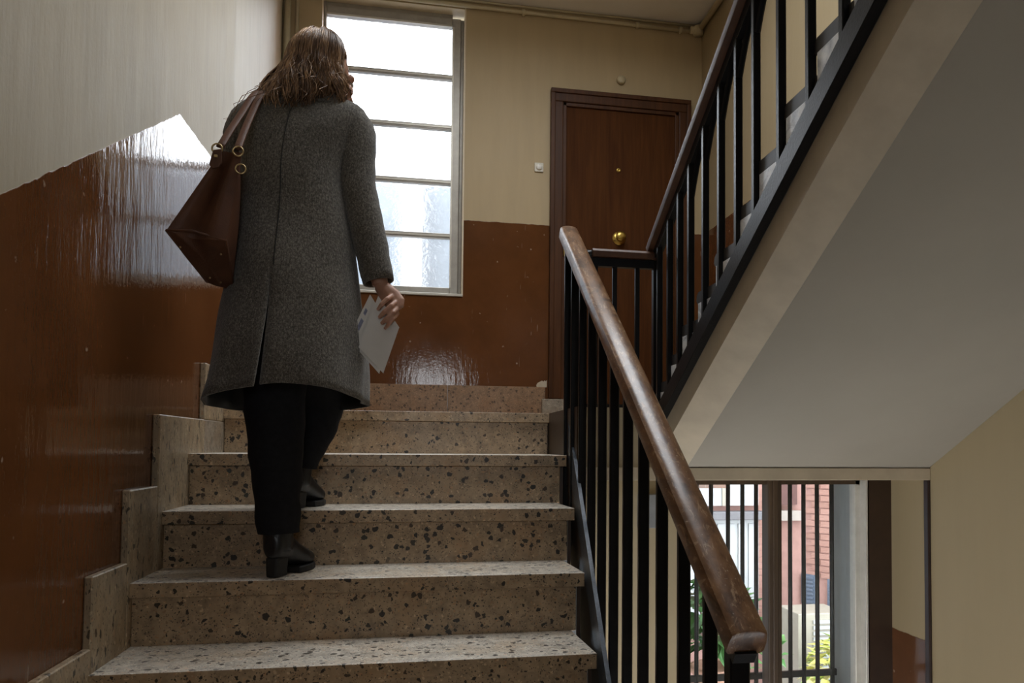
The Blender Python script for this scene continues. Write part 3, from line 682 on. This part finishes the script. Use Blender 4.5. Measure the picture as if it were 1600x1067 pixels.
# ------------------------------------------------------------------ the woman on the stair
def cubic(xs, ys, x):
    xs = np.array(xs, float); ys = np.array(ys, float); m = np.gradient(ys, xs)
    i = int(np.clip(np.searchsorted(xs, x) - 1, 0, len(xs) - 2)); hh = xs[i + 1] - xs[i]; t = min(1, max(0, (x - xs[i]) / hh))
    return (2 * t ** 3 - 3 * t ** 2 + 1) * ys[i] + (t ** 3 - 2 * t ** 2 + t) * hh * m[i] + (-2 * t ** 3 + 3 * t ** 2) * ys[i + 1] + (t ** 3 - t ** 2) * hh * m[i + 1]
def remeshed(mb, name, mats, parent=None, voxel=.005, smooth=4):
    o = mb.build(name, mats, parent)
    r = o.modifiers.new('r', 'REMESH'); r.mode = 'VOXEL'; r.voxel_size = voxel; r.use_smooth_shade = True
    if smooth:
        sm = o.modifiers.new('s', 'SMOOTH'); sm.factor = .5; sm.iterations = smooth
    dg = bpy.context.evaluated_depsgraph_get(); dg.update()
    me = bpy.data.meshes.new_from_object(o.evaluated_get(dg)); o.modifiers.clear(); old = o.data; o.data = me; bpy.data.meshes.remove(old); me.name = name
    for p in me.polygons: p.use_smooth = True
    return o
# skin
s_ = N('skin'); p_ = s_.pos()
s_.set(s_.ramp(s_.noise(p_, 40, 4), [(.3, (.36, .185, .125)), (.7, (.46, .255, .175))]), .5, Subsurface_Weight=.08, Subsurface_Scale=.01); s_.bump(s_.noise(p_, 220, 3), .12, .002); m_skin = s_.m
# coat wool: salt and pepper tweed
s_ = N('grey_wool'); p_ = s_.pos(); f1 = s_.noise(p_, 520, 3, .7); f2 = s_.noise(s_.pos((1, 1, .6)), 230, 3, .6); f3 = s_.noise(p_, 5, 3)
ff = s_.math('ADD', s_.math('MULTIPLY', f1, .5), s_.math('ADD', s_.math('MULTIPLY', f2, .4), s_.math('MULTIPLY', f3, .1)))
s_.set(s_.ramp(ff, [(.36, (.024, .021, .0175)), (.49, (.090, .081, .068)), (.62, (.25, .228, .195))]), .95, spec=.15, Sheen_Weight=.25, Sheen_Roughness=.5)
s_.bump(s_.math('ADD', s_.math('MULTIPLY', f1, .5), f2), .5, .004); m_wool = s_.m
m_lining = flat_mat('dark_lining', (.008, .008, .008), .6)
m_trous = flat_mat('black_trousers', (.010, .010, .012), .85, 0, .25, 60, .15, .2)
m_boot = flat_mat('black_boot_leather', (.008, .0085, .010), .36, 0, .3, 30, .12)
m_sole = flat_mat('black_rubber', (.006, .006, .006), .6)

body = MB()
H = Vector((-.316, 2.505, 2.726)); yaw_h = math.radians(47)
hf = Vector((math.sin(yaw_h), math.cos(yaw_h), -.18)).normalized(); hr = Vector((math.cos(yaw_h), -math.sin(yaw_h), 0)); hu = hr.cross(hf)
def hp(r, f, u): return H + hr * r + hf * f + hu * u
def ell(c, r, nu=18, nv=12):
    rings = []
    for j in range(nv + 1):
        th = math.pi * (j + .02) / (nv + .04)
        rings.append([c + hr * (r[0] * math.sin(th) * math.cos(2 * math.pi * k / nu)) + hf * (r[1] * math.sin(th) * math.sin(2 * math.pi * k / nu)) - hu * (r[2] * math.cos(th)) for k in range(nu)])
    body.loft(rings)
ell(hp(0, -.012, .018), (.072, .092, .084)); ell(hp(0, .038, -.035), (.058, .052, .068)); ell(hp(0, .052, -.082), (.034, .034, .026))
ell(hp(0, .075, .012), (.052, .022, .020)); ell(hp(.034, .066, -.032), (.024, .026, .024)); ell(hp(-.034, .066, -.032), (.024, .026, .024))
body.tube([hp(0, .086, .004), hp(0, .100, -.018), hp(0, .110, -.034), hp(0, .094, -.042)], [.008, .011, .014, .010], 10)
ell(hp(0, .088, -.062), (.024, .012, .007)); ell(hp(0, .086, -.072), (.021, .012, .007))
for sgn in (1, -1):
    ell(hp(.075 * sgn, -.004, -.016), (.010, .020, .032)); ell(hp(.070 * sgn, .004, -.040), (.009, .010, .010))
body.tube([hp(0, -.02, -.05), Vector((-.345, 2.482, 2.62)), Vector((-.352, 2.475, 2.56))], [.050, .050, .062], 14)
tz = [(2.60, -.352, .060, .055), (2.555, -.368, .135, .070), (2.50, -.378, .135, .090), (2.40, -.386, .118, .092), (2.26, -.385, .112, .085), (2.12, -.382, .140, .100), (2.02, -.382, .150, .108), (1.95, -.385, .130, .10)]
body.loft([[Vector((cx + a * math.cos(2 * math.pi * k / 24), 2.477 + b * math.sin(2 * math.pi * k / 24), z)) for k in range(24)] for z, cx, a, b in tz])
# arms and hands
shR, elR, wrR = Vector((-.225, 2.475, 2.535)), Vector((-.192, 2.458, 2.30)), Vector((-.128, 2.438, 2.062))
body.tube([(-.28, 2.477, 2.535), shR, (shR + elR) / 2, elR, elR.lerp(wrR, .35), wrR], [.048, .046, .040, .035, .036, .024], 14)
def finger(pts, r): body.tube([Vector(p) for p in pts], r, 10); body.sphere(pts[-1], r[-1] * 1.0, 10, 6)
# right hand: palm, four fingers closing over the near side of the letters, thumb behind them
body.tube([wrR, (-.115, 2.430, 2.045), (-.097, 2.424, 2.022), (-.083, 2.414, 2.000), (-.080, 2.408, 1.985)], [(.022, .019), (.026, .018), (.033, .016), (.034, .0145), (.026, .012)], 14, flat=(-.45, .1, -.85))
K = [(-.092, 2.414, 2.026), (-.079, 2.410, 2.009), (-.0735, 2.406, 1.990), (-.0765, 2.402, 1.971)]
Mj = [(-.106, 2.3835, 2.010), (-.0935, 2.379, 1.990), (-.0875, 2.378, 1.970), (-.0885, 2.380, 1.9515)]
Dj = [(-.121, 2.382, 1.994), (-.112, 2.378, 1.972), (-.105, 2.378, 1.953), (-.099, 2.381, 1.9365)]
Tj = [(-.130, 2.3885, 1.981), (-.1255, 2.387, 1.958), (-.1185, 2.387, 1.940), (-.109, 2.388, 1.9255)]
fr_ = [.0074, .0077, .0074, .0066]
PALM = [(-.108, 2.428, 2.035), (-.100, 2.425, 2.026), (-.097, 2.422, 2.015), (-.097, 2.418, 2.005)]
for a_, b_, c_, d_, e_, r_ in zip(PALM, K, Mj, Dj, Tj, fr_): finger([a_, b_, c_, d_, e_], [r_ * 1.15, r_ * 1.18, r_ * 1.04, r_ * .94, r_ * .82])
finger([(-.118, 2.436, 2.042), (-.126, 2.434, 2.018), (-.128, 2.427, 1.995), (-.124, 2.422, 1.976)], [.013, .0115, .0098, .0082])
# left arm bent forward, hand relaxed
shL, elL, wrL = Vector((-.525, 2.478, 2.525)), Vector((-.585, 2.60, 2.315)), Vector((-.52, 2.80, 2.33))
body.tube([(-.46, 2.477, 2.53), shL, (shL + elL) / 2, elL, elL.lerp(wrL, .35), wrL], [.048, .046, .040, .035, .036, .024], 14)
body.tube([wrL, wrL + Vector((.01, .035, 0)), wrL + Vector((.02, .075, -.004))], [(.024, .018), (.034, .015), (.036, .012)], 14, flat=(0, 0, 1))
for i in range(4):
    b_ = wrL + Vector((.02, .07, .027 - .018 * i)); L_ = (.9, 1, .95, .78)[i]
    finger([b_, b_ + Vector((.008, .038 * L_, -.004)), b_ + Vector((.024, .060 * L_, -.010)), b_ + Vector((.042, .066 * L_, -.014))], [.0092, .0085, .0078, .0068])
finger([wrL + Vector((.008, .018, .022)), wrL + Vector((.026, .042, .040)), wrL + Vector((.042, .064, .040)), wrL + Vector((.052, .082, .034))], [.013, .0105, .0092, .0075])
# legs
body.tube([(-.44, 2.477, 2.02), (-.432, 2.478, 1.82), (-.425, 2.470, 1.64), (-.412, 2.44, 1.48), (-.402, 2.425, 1.33), (-.400, 2.42, 1.28)], [.078, .068, .052, .046, .030, .026], 14)
body.tube([(-.335, 2.482, 2.02), (-.322, 2.60, 1.86), (-.318, 2.695, 1.735), (-.345, 2.69, 1.62), (-.374, 2.685, 1.52), (-.385, 2.685, 1.47)], [.078, .068, .054, .046, .030, .026], 14)
for hx, hy, z, tx, ty in ((-.402, 2.41, 1.275, -.365, 2.54), (-.386, 2.685, 1.455, -.352, 2.80)):
    body.tube([(hx, hy, z), ((hx + tx) / 2, (hy + ty) / 2, z - .018), (tx, ty, z - .032)], [.024, .020, .014], 10)
person = remeshed(body, 'person', m_skin, None, .0028, 2)
tag(person, 'woman in grey wool coat climbing the stairs, seen from behind, letters in hand', 'person')
for sgn in (1, -1):
    MB().sphere(hp(.031 * sgn, .083, -.004), .0105, 12, 8).build('eye', flat_mat('eye', (.5, .47, .43), .2), person, smooth=True)
# finger nails
for d_, e_, r_ in zip(Dj, Tj, fr_):
    d = (Vector(e_) - Vector(d_)).normalized(); c = Vector(e_) + Vector((0, -r_ * .72, 0)); sx = d.cross(Vector((0, -1, 0))).normalized()
    MB().add([c + sx * .0045 - d * .004, c - sx * .0045 - d * .004, c - sx * .0042 + d * .0045, c + d * .006 + Vector((0, .001, 0)), c + sx * .0042 + d * .0045, c + Vector((0, -.001, 0))], [(0, 1, 5), (1, 2, 5), (2, 3, 5), (3, 4, 5), (4, 0, 5)]).build('fingernail', flat_mat('nail', (.42, .235, .17), .5), person)

# ---- coat
CZ = [1.70, 1.836, 2.009, 2.144, 2.28, 2.414, 2.50, 2.55, 2.585, 2.615, 2.640]
CX = [-.391, -.383, -.379, -.381, -.385, -.388, -.381, -.374, -.364, -.352, -.345]
CA = [.232, .217, .195, .176, .157, .154, .170, .186, .187, .150, .072]
CB = [.200, .185, .160, .142, .126, .122, .116, .104, .090, .074, .064]
CY = [2.482, 2.48, 2.478, 2.477, 2.477, 2.477, 2.477, 2.478, 2.480, 2.482, 2.484]
def coat_pt(th, z, off=0.0, hem=True):
    cx, a, b, cy = (cubic(CZ, q, z) for q in (CX, CA, CB, CY))
    w_ = max(0, min(1, (2.12 - z) / .42))
    c, sn = math.cos(th), math.sin(th); n = 2.25
    e = (abs(c) ** n + abs(sn) ** n) ** (-1 / n)
    fold = w_ ** 1.2 * (.010 * math.sin(4 * th + 1.1 - 2 * w_) + .006 * math.sin(9 * th + 2.0 + 3 * w_)) + .0025 * math.sin(21 * z + 3 * th) * (1 if z < 2.5 else 0)
    e += off / a
    x = cx + (a + fold) * e * c; y = cy + (b + fold) * e * sn
    dz = w_ ** 2 * (.050 * max(0, -sn) ** 2 - .012 * max(0, sn) + .006 * c)
    return Vector((x, y, z + (dz if hem else 0)))
coat_m = MB(); thv = math.radians(-104); NT = 84
zs = list(np.linspace(1.70, 2.50, 34)) + list(np.linspace(2.515, 2.635, 12))
rows = []
for z in zs:
    g = max(0, min(1, (2.075 - z) / .37)); row = []
    for k in range(NT + 1):
        th = thv + 2 * math.pi * k / NT
        p = coat_pt(th, z)
        if g > 0:
            if k <= 2: p = p + Vector((.006 * g, .006 * g, 0)) * (1 - k / 3)               # inner lap
            if k >= NT - 3: p = p + Vector((-.008, -.014, -.006)) * (g * (1 - (NT - k) / 4))   # left tail swings back
        row.append(p)
    rows.append(row)
coat_m.loft(rows, cap=False, closed=False)
me = coat_m.mesh('coat', [m_wool, m_lining], True)
bm = bmesh.new(); bm.from_mesh(me); bmesh.ops.remove_doubles(bm, verts=bm.verts, dist=.0004); bm.normal_update()
fc = max(bm.faces, key=lambda f: -f.calc_center_median().y if 2.2 < f.calc_center_median().z < 2.4 else -99)
if fc.normal.y > 0: bmesh.ops.reverse_faces(bm, faces=bm.faces)
bm.to_mesh(me); bm.free()
for p in me.polygons: p.use_smooth = True
coat = link('coat', me, person); so = coat.modifiers.new('thick', 'SOLIDIFY'); so.thickness = .007; so.offset = -1; so.material_offset = 1; so.material_offset_rim = 0
coat['label'] = 'knee-length grey tweed wool coat'
def tubeopen(path, rad, name, mat, parent, sides=26, wr=0.0):
    m = MB(); m.tube(path, rad, sides, cap=False); me = m.mesh(name, mat, True)
    if wr:
        for v in me.vertices:
            q = v.co; k = wr * (math.sin(q.z * 95 + q.x * 50) + .6 * math.sin(q.z * 61 - q.y * 80 + 1)); v.co += v.normal * k
    o = link(name, me, parent); q = o.modifiers.new('thick', 'SOLIDIFY'); q.thickness = .006; q.offset = -1; return o
def dense(path, rad, n=26):
    xs = np.linspace(0, 1, len(path)); out = []; rr = []
    for t in np.linspace(0, 1, n):
        out.append(tuple(cubic(xs, [p[i] for p in path], t) for i in range(3))); rr.append(cubic(xs, rad, t))
    return out, rr
pth, rd = dense([(-.262, 2.477, 2.566), (-.228, 2.476, 2.566), (-.207, 2.471, 2.520), (-.206, 2.464, 2.43), (-.199, 2.459, 2.35), (-.180, 2.456, 2.27), (-.154, 2.452, 2.160), (-.134, 2.444, 2.070)], [.044, .053, .0575, .0555, .0545, .053, .050, .0465])
slv = tubeopen(pth, rd, 'sleeve', m_wool, coat, 28, .0011)
pth, rd = dense([(-.478, 2.477, 2.560), (-.510, 2.478, 2.558), (-.536, 2.484, 2.51), (-.553, 2.52, 2.42), (-.580, 2.585, 2.33), (-.572, 2.66, 2.315), (-.535, 2.76, 2.33)], [.044, .051, .054, .053, .052, .050, .045])
tubeopen(pth, rd, 'sleeve', m_wool, coat, 28, .0012)
# collar
rg = []
for a_, zz, oo in ((0, 2.595, .104), (1, 2.622, .080), (2, 2.634, .074), (3, 2.624, .086), (4, 2.594, .112)):
    rg.append([Vector((-.347 + oo * 1.05 * math.cos(t), 2.480 + oo * .86 * math.sin(t), zz + .012 * math.sin(t) * (1 if a_ < 3 else .5))) for t in np.linspace(0, 2 * math.pi, 33)[:-1]])
MB().loft(rg, cap=False).build('collar', m_wool, coat, smooth=True)
# centre back seam and vent edge
sp = [coat_pt(math.radians(-101 + 8 * t), z, .0012) for t, z in zip(np.linspace(0, 1, 16), np.linspace(2.085, 2.57, 16))]
MB().tube(sp, .0016, 5).build('back_seam', m_lining, coat)

# ---- trousers and boots
def leg(path, rad):
    p, r = dense(path, rad, 22); m = MB().tube(p, r, 24, cap=False); return m
tr = leg([(-.438, 2.477, 2.02), (-.432, 2.478, 1.83), (-.425, 2.468, 1.66), (-.412, 2.437, 1.49), (-.405, 2.424, 1.40), (-.402, 2.421, 1.325)], [.100, .092, .084, .070, .0625, .058])
t2 = leg([(-.335, 2.482, 2.02), (-.322, 2.60, 1.86), (-.324, 2.69, 1.735), (-.345, 2.692, 1.63), (-.370, 2.688, 1.56), (-.381, 2.690, 1.512)], [.100, .094, .080, .068, .058, .053])
b0 = len(tr.v); tr.v += t2.v; tr.f += [tuple(i + b0 for i in f) for f in t2.f]; tr.mi += t2.mi
me = tr.mesh('trousers', m_trous, True)
for v in me.vertices:
    q = v.co; v.co += v.normal * (.0022 * math.sin(q.z * 70 + q.x * 40) + .0016 * math.sin(q.z * 33 + q.y * 60))
to = link('trousers', me, person); q = to.modifiers.new('thick', 'SOLIDIFY'); q.thickness = .004; q.offset = -1
def boot(heel, toe, z0, shaft_top, ank):
    hv = Vector((*heel, 0)); tv = Vector((*toe, 0)); d = (tv - hv).normalized(); L = (tv - hv).length; sx = d.cross(Vector((0, 0, 1)))
    m = MB(); rings = []
    for t, w_, zb, zt in ((0, .016, .060, .120), (.04, .028, .052, .135), (.14, .034, .046, .140), (.30, .036, .040, .125), (.48, .040, .024, .098), (.66, .044, .015, .074), (.82, .040, .014, .060), (.94, .026, .016, .048), (1.0, .010, .020, .036)):
        c = hv + d * (L * t); hgt = (zt - zb) / 2
        rings.append([c + sx * (w_ * math.cos(a)) + Vector((0, 0, z0 + zb + hgt + hgt * (abs(math.sin(a)) ** .8) * (1 if math.sin(a) > 0 else -1))) for a in np.linspace(0, 2 * math.pi, 21)[:-1]])
    m.loft(rings)
    m.tube([hv + d * (L * .17) + Vector((0, 0, z0 + .075)), hv + d * (L * .18) + Vector((0, 0, z0 + .12)), Vector((*ank, shaft_top))], [(.040, .036), (.042, .040), (.046, .044)], 20)
    o = remeshed(m, 'boot', m_boot, person, .004, 3)
    hb = MB(); q = [hv + d * (L * .025) , hv + d * (L * .25)]
    pts = []
    for zz, ins in ((z0 + .001, .003), (z0 + .058, 0)):
        pts += [q[0] - sx * (.019 - ins) + Vector((0, 0, zz)), q[0] + sx * (.019 - ins) + Vector((0, 0, zz)), q[1] + sx * (.026 - ins) + Vector((0, 0, zz)), q[1] - sx * (.026 - ins) + Vector((0, 0, zz))]
    hb.hexa(pts).build('boot_heel', m_sole, o, bevel=.007)
    sl = [];
    for t, w_ in ((.45, .038), (.58, .043), (.72, .044), (.86, .038), (.96, .024), (1.0, .008)): sl.append((t, w_))
    poly = [hv + d * (L * t) + sx * w_ for t, w_ in sl] + [hv + d * (L * t) - sx * w_ for t, w_ in reversed(sl)]
    MB().prismZ([(v.x, v.y) for v in poly], z0 + .001, z0 + .02).build('boot_sole', m_sole, o, bevel=.003, seg=1)
    return o
boot((-.412, 2.362), (-.338, 2.582), 1.204, 1.352, (-.402, 2.422))
boot((-.398, 2.642), (-.345, 2.850), 1.376, 1.535, (-.383, 2.688))

# ---- hair
s_ = N('brown_hair'); p_ = s_.pos((1, 1, .35)); hn = s_.noise(p_, 26, 4, .6); hn2 = s_.noise(s_.pos((1, 1, .2)), 190, 2)
s_.set(s_.ramp(s_.math('ADD', s_.math('MULTIPLY', hn, .65), s_.math('MULTIPLY', hn2, .35)), [(.34, (.045, .022, .011)), (.48, (.15, .076, .036)), (.62, (.48, .29, .15))]), .34, spec=.6); s_.bump(hn2, .4, .003); m_hair = s_.m
hair = MB()
Hc = Vector((-.327, 2.492, 2.744))
FAZ = math.radians(43)                       # the face looks towards this azimuth
def face_d(a): return (a - FAZ + math.pi) % (2 * math.pi) - math.pi
def open_face(a):                            # 1 where hair is drawn back from the face, ear side included
    d = face_d(a); lo, hi = -1.18, 1.2
    return 1.0 if lo < d < hi else 0.0
def hpos(az, t, k, wob, flick, ph=0.0):
    # az: direction around the head (0 = +X, -90 deg = towards the viewer); t 0 crown .. 1 tip
    ca, sa = math.cos(az), math.sin(az)
    left = max(0, -ca); back = max(0, -sa); right = max(0, ca)
    ct = Vector((.012, .0, .0))
    k *= 1 - .045 * max(0, ca) * min(1, t * 2)
    if t < .45:
        th = (6 + 90 * (t / .45)) * math.pi / 180
        rad = k * math.sin(th); zz = .096 * k * math.cos(th)
        return Hc + ct * math.cos(th) + Vector((.088 * rad * ca, .106 * rad * sa, zz))
    u = (t - .45) / .55
    p = Hc + Vector((.088 * k * ca, .106 * k * sa, -.010 * k))
    drop = .168 + .028 * left - .040 * right
    out = .018 * math.sin(u * 2.6) + flick * u * u - .020 * right * u
    p += Vector((ca * out - .092 * left * u ** 1.1 - .018 * back * u, sa * out + .012 * back * u, -drop * u))
    wv = wob * math.sin(u * 5.6 + ph) * min(1, u * 2.5)
    p += Vector((-sa, ca, 0)) * wv + Vector((ca, sa, 0)) * (.7 * wob * math.cos(u * 5.6 + ph) * min(1, u * 2)) + Vector((0, 0, .003 * math.sin(u * 9 + az * 7)))
    return p
shell = []
azs = np.linspace(0, 2 * math.pi, 65)[:-1]
for t in np.linspace(0.02, .97, 24):
    row = []
    for a in azs:
        tt = min(t, .27 + .02 * math.sin(5 * a)) if open_face(a) else t
        kk = .985 + .02 * math.sin(9 * a) * t
        row.append(hpos(a, tt, kk, .004, -.012 - .035 * t * t, a * 3))
    shell.append(row)
hair.loft(shell, cap=True)
rr = random.Random(11)
locks = [(rr.uniform(0, 2 * math.pi), rr.uniform(0, 6.28), rr.uniform(.008, .022), rr.uniform(-.025, .03), rr.uniform(.98, 1.08)) for _ in range(52)]
for (a0_, ph, wob, fl, k0) in locks:
    for i in range(24):
        a = a0_ + rr.gauss(0, .10)
        if open_face(a):
            t1 = rr.uniform(.26, .34)
            if abs(face_d(a)) < .6: continue
        else: t1 = rr.uniform(.90, 1.04)
        k = k0 + rr.uniform(-.012, .028)
        if open_face(a): k = .965 + rr.uniform(0, .02)
        t0 = rr.uniform(.02, .22); sk_ = rr.uniform(-.12, .12) + .25 * math.sin(ph)
        pts = [hpos(a + sk_ * (t - .3), t, k, wob + rr.uniform(-.002, .002), fl + rr.uniform(-.006, .006), ph) for t in np.linspace(t0, t1, 15)]
        w_ = rr.uniform(.0014, .0034)
        hair.tube(pts, [(w_ * max(.12, min(1, 6 * u + .3, (1 - u) * 3.0 + .1)), w_ * .5) for u in np.linspace(0, 1, 15)], 4)
for i in range(26):     # loose wisps, mostly on the blown-out left side
    a = rr.choice([math.pi + rr.gauss(0, .5), -1.57 + rr.gauss(0, .7)])
    pts = [hpos(a, t, 1.08 + .10 * t, .016, .035 + rr.uniform(0, .03), rr.uniform(0, 6)) for t in np.linspace(.2, rr.uniform(.9, 1.06), 14)]
    hair.tube(pts, [.0009] * 13 + [.0003], 4)
ho = hair.build('hair', m_hair, person, smooth=True); ho['label'] = 'wavy brown shoulder-length hair'

# ------------------------------------------------------------------ shoulder bag
s_ = N('brown_leather'); p_ = s_.pos(); ln_ = s_.noise(p_, 9, 4, .6)
s_.set(s_.ramp(ln_, [(.3, (.062, .026, .0145)), (.7, (.125, .052, .027))]), .5, spec=.25); s_.bump(s_.math('ADD', s_.math('MULTIPLY', s_.vor(p_, 240)[0], .35), s_.math('MULTIPLY', ln_, .8)), .22, .004); m_leather = s_.m
bag = tag(empty('shoulder_bag'), 'brown leather shoulder bag hanging at the woman\'s left side', 'bag')
NL, NR, FR, FL = Vector((-.664, 2.222, 2.138)), Vector((-.517, 2.224, 2.120)), Vector((-.535, 2.405, 2.024)), Vector((-.612, 2.420, 2.046))
TN, TF = Vector((-.512, 2.240, 2.365)), Vector((-.552, 2.400, 2.360))
def quad_pt(a, b, c, d, s): # s in 0..4 round the quad
    q = [a, b, c, d, a]; i = min(3, int(s)); return q[i].lerp(q[i + 1], s - i)
bm_ = MB(); rings = []; n_ = 48
for v in np.linspace(0, 1, 16):
    row = []; wd = .026
    tq = [TN + Vector((-wd, 0, 0)), TN + Vector((wd, 0, 0)), TF + Vector((wd, 0, 0)), TF + Vector((-wd, 0, 0))]
    for k in range(n_):
        sgm = 4 * k / n_; i = int(sgm); fz = sgm - i; fz = fz * fz * (3 - 2 * fz) * .5 + fz * .5
        b = quad_pt(NL, NR, FR, FL, i + fz); t = quad_pt(*tq, i + fz)
        p = b.lerp(t, v)
        bul = math.sin(math.pi * min(1, v * 1.05)) * math.sin(math.pi * fz)
        nrm_ = (Vector((0, -1, 0)), Vector((1, .1, 0)), Vector((0, 1, 0)), Vector((-1, -.2, 0)))[i]
        if i in (1, 3): p += nrm_ * .010 * bul
        else:       # end gussets: soft fold drawn in towards the middle
            cre = math.exp(-((fz - .42) / .17) ** 2); p -= nrm_ * (.042 * cre * math.sin(math.pi * (.15 + .8 * v)) ); p += nrm_ * .012 * bul
        p += Vector((0, 0, -.006 * math.sin(math.pi * fz) * (1 - v)))
        row.append(p)
    rings.append(row)
bm_.loft(rings, cap=False)
# underside panel, slightly sagging
cb = (NL + NR + FR + FL) / 4 + Vector((0, 0, -.010)); base = len(bm_.v) ; bm_.v.append(tuple(cb))
bm_.f += [(0 + (k + 1) % n_, k, base) for k in range(n_)]; bm_.mi += [0] * n_
bo = bm_.build('bag_body', m_leather, bag, smooth=True); sharp(bo, 48)
MB().tube([NL + Vector((-.001, -.001, 0)), NL.lerp(NR, .42) + Vector((0, .006, .012)), NR, FR, FL, NL], .0035, 6).build('base_piping', m_leather, bag, smooth=True)
for q_ in (NL.lerp(FR, .2), NR.lerp(FL, .22), FL.lerp(NR, .2), FR.lerp(NL, .2)):
    MB().sphere(q_ + Vector((0, -.004, -.012)), .003, 8, 6).build('base_stud', m_gold, bag, smooth=True)
strap = [[(-.540, 2.232, 2.372), (-.526, 2.275, 2.435), (-.509, 2.325, 2.505), (-.492, 2.375, 2.575), (-.482, 2.43, 2.617), (-.480, 2.50, 2.620), (-.50, 2.56, 2.56), (-.535, 2.575, 2.47), (-.556, 2.46, 2.385), (-.560, 2.40, 2.365)],
         [(-.496, 2.232, 2.370), (-.490, 2.280, 2.44), (-.480, 2.335, 2.52), (-.469, 2.382, 2.588), (-.461, 2.44, 2.626), (-.459, 2.50, 2.626), (-.478, 2.565, 2.57), (-.505, 2.59, 2.47), (-.528, 2.47, 2.385), (-.534, 2.40, 2.365)]]
for st in strap:
    p, r = dense(st, [.009] * len(st), 40)
    MB().tube(p, [(.0105, .0026)] * 40, 8, flat=(1, .2, .1)).build('strap', m_leather, bag, smooth=True)
for c in ((-.545, 2.228, 2.366), (-.492, 2.226, 2.362), (-.487, 2.236, 2.318)):
    q = [(c[0] + .013 * math.cos(t), c[1] - .003, c[2] + .013 * math.sin(t)) for t in np.linspace(0, 2 * math.pi, 17)]
    MB().tube(q, .0024, 6, cap=False).build('ring', m_gold, bag, smooth=True)
tabp = [(-.552, 2.358), (-.532, 2.362), (-.530, 2.325), (-.537, 2.312), (-.552, 2.308), (-.562, 2.318)]
MB().prismY(tabp, 2.213, 2.220).build('strap_tab', m_leather, bag, bevel=.002)
MB().box(-.549, -.540, 2.209, 2.213, 2.337, 2.344).build('tab_rivet', m_gold, bag, bevel=.001, seg=1)

# ------------------------------------------------------------------ letters in her right hand
m_paper = flat_mat('white_paper', (.62, .60, .57), .7, 0, .03, 30, .03)
m_print = flat_mat('blue_grey_print', (.22, .23, .32), .7, 0, .4, 60, 0)
def letter(name, label, c0, c1, c2, c3, y, dy):
    root = tag(empty(name), label, 'letter')
    q = [Vector((a, y + dy * i_, b)) for (a, b), i_ in zip((c0, c1, c2, c3), (.2, 0, .6, 1))]
    m = MB().hexa([q[0], q[1], q[2], q[3]] + [v + Vector((0, .0022, 0)) for v in q]); m.build('envelope', m_paper, root)
    cN = (q[0] + q[1] + q[2] + q[3]) / 4 + Vector((0, -.0006, 0))
    MB().add([q[1] + Vector((0, -.0004, 0)), q[2] + Vector((0, -.0004, 0)), (q[1] + q[2]) / 2 * .62 + cN * .38 + Vector((0, -.0006, 0))], [(0, 1, 2)]).build('flap', m_paper, root)
    return root, q
l1, q1 = letter('envelope_letter', 'white envelope on top, nearer the viewer, held under the woman\'s fingers', (-.186, 1.868), (-.132, 2.022), (-.070, 1.931), (-.114, 1.793), 2.3995, .004)
l2, q2 = letter('envelope_letter', 'white printed envelope behind the front one, edge showing towards her coat', (-.217, 1.893), (-.156, 2.027), (-.095, 1.930), (-.126, 1.792), 2.4085, .004)
def on2(u, v, o=-.0006): # along long edge u, short edge v
    a = q2[0].lerp(q2[1], u); b = q2[3].lerp(q2[2], u); return a.lerp(b, v) + Vector((0, o, 0))
for (u0, u1, v0, v1) in ((.30, .52, .07, .16), (.62, .74, .06, .14)):
    MB().add([on2(u0, v0), on2(u1, v0), on2(u1, v1), on2(u0, v1)], [(0, 1, 2, 3)]).build('printed_stamp', m_print, l2)
for u in (.22, .26):
    MB().add([on2(u, .05), on2(u + .012, .05), on2(u + .012, .16), on2(u, .16)], [(0, 1, 2, 3)]).build('printed_line', m_print, l2)
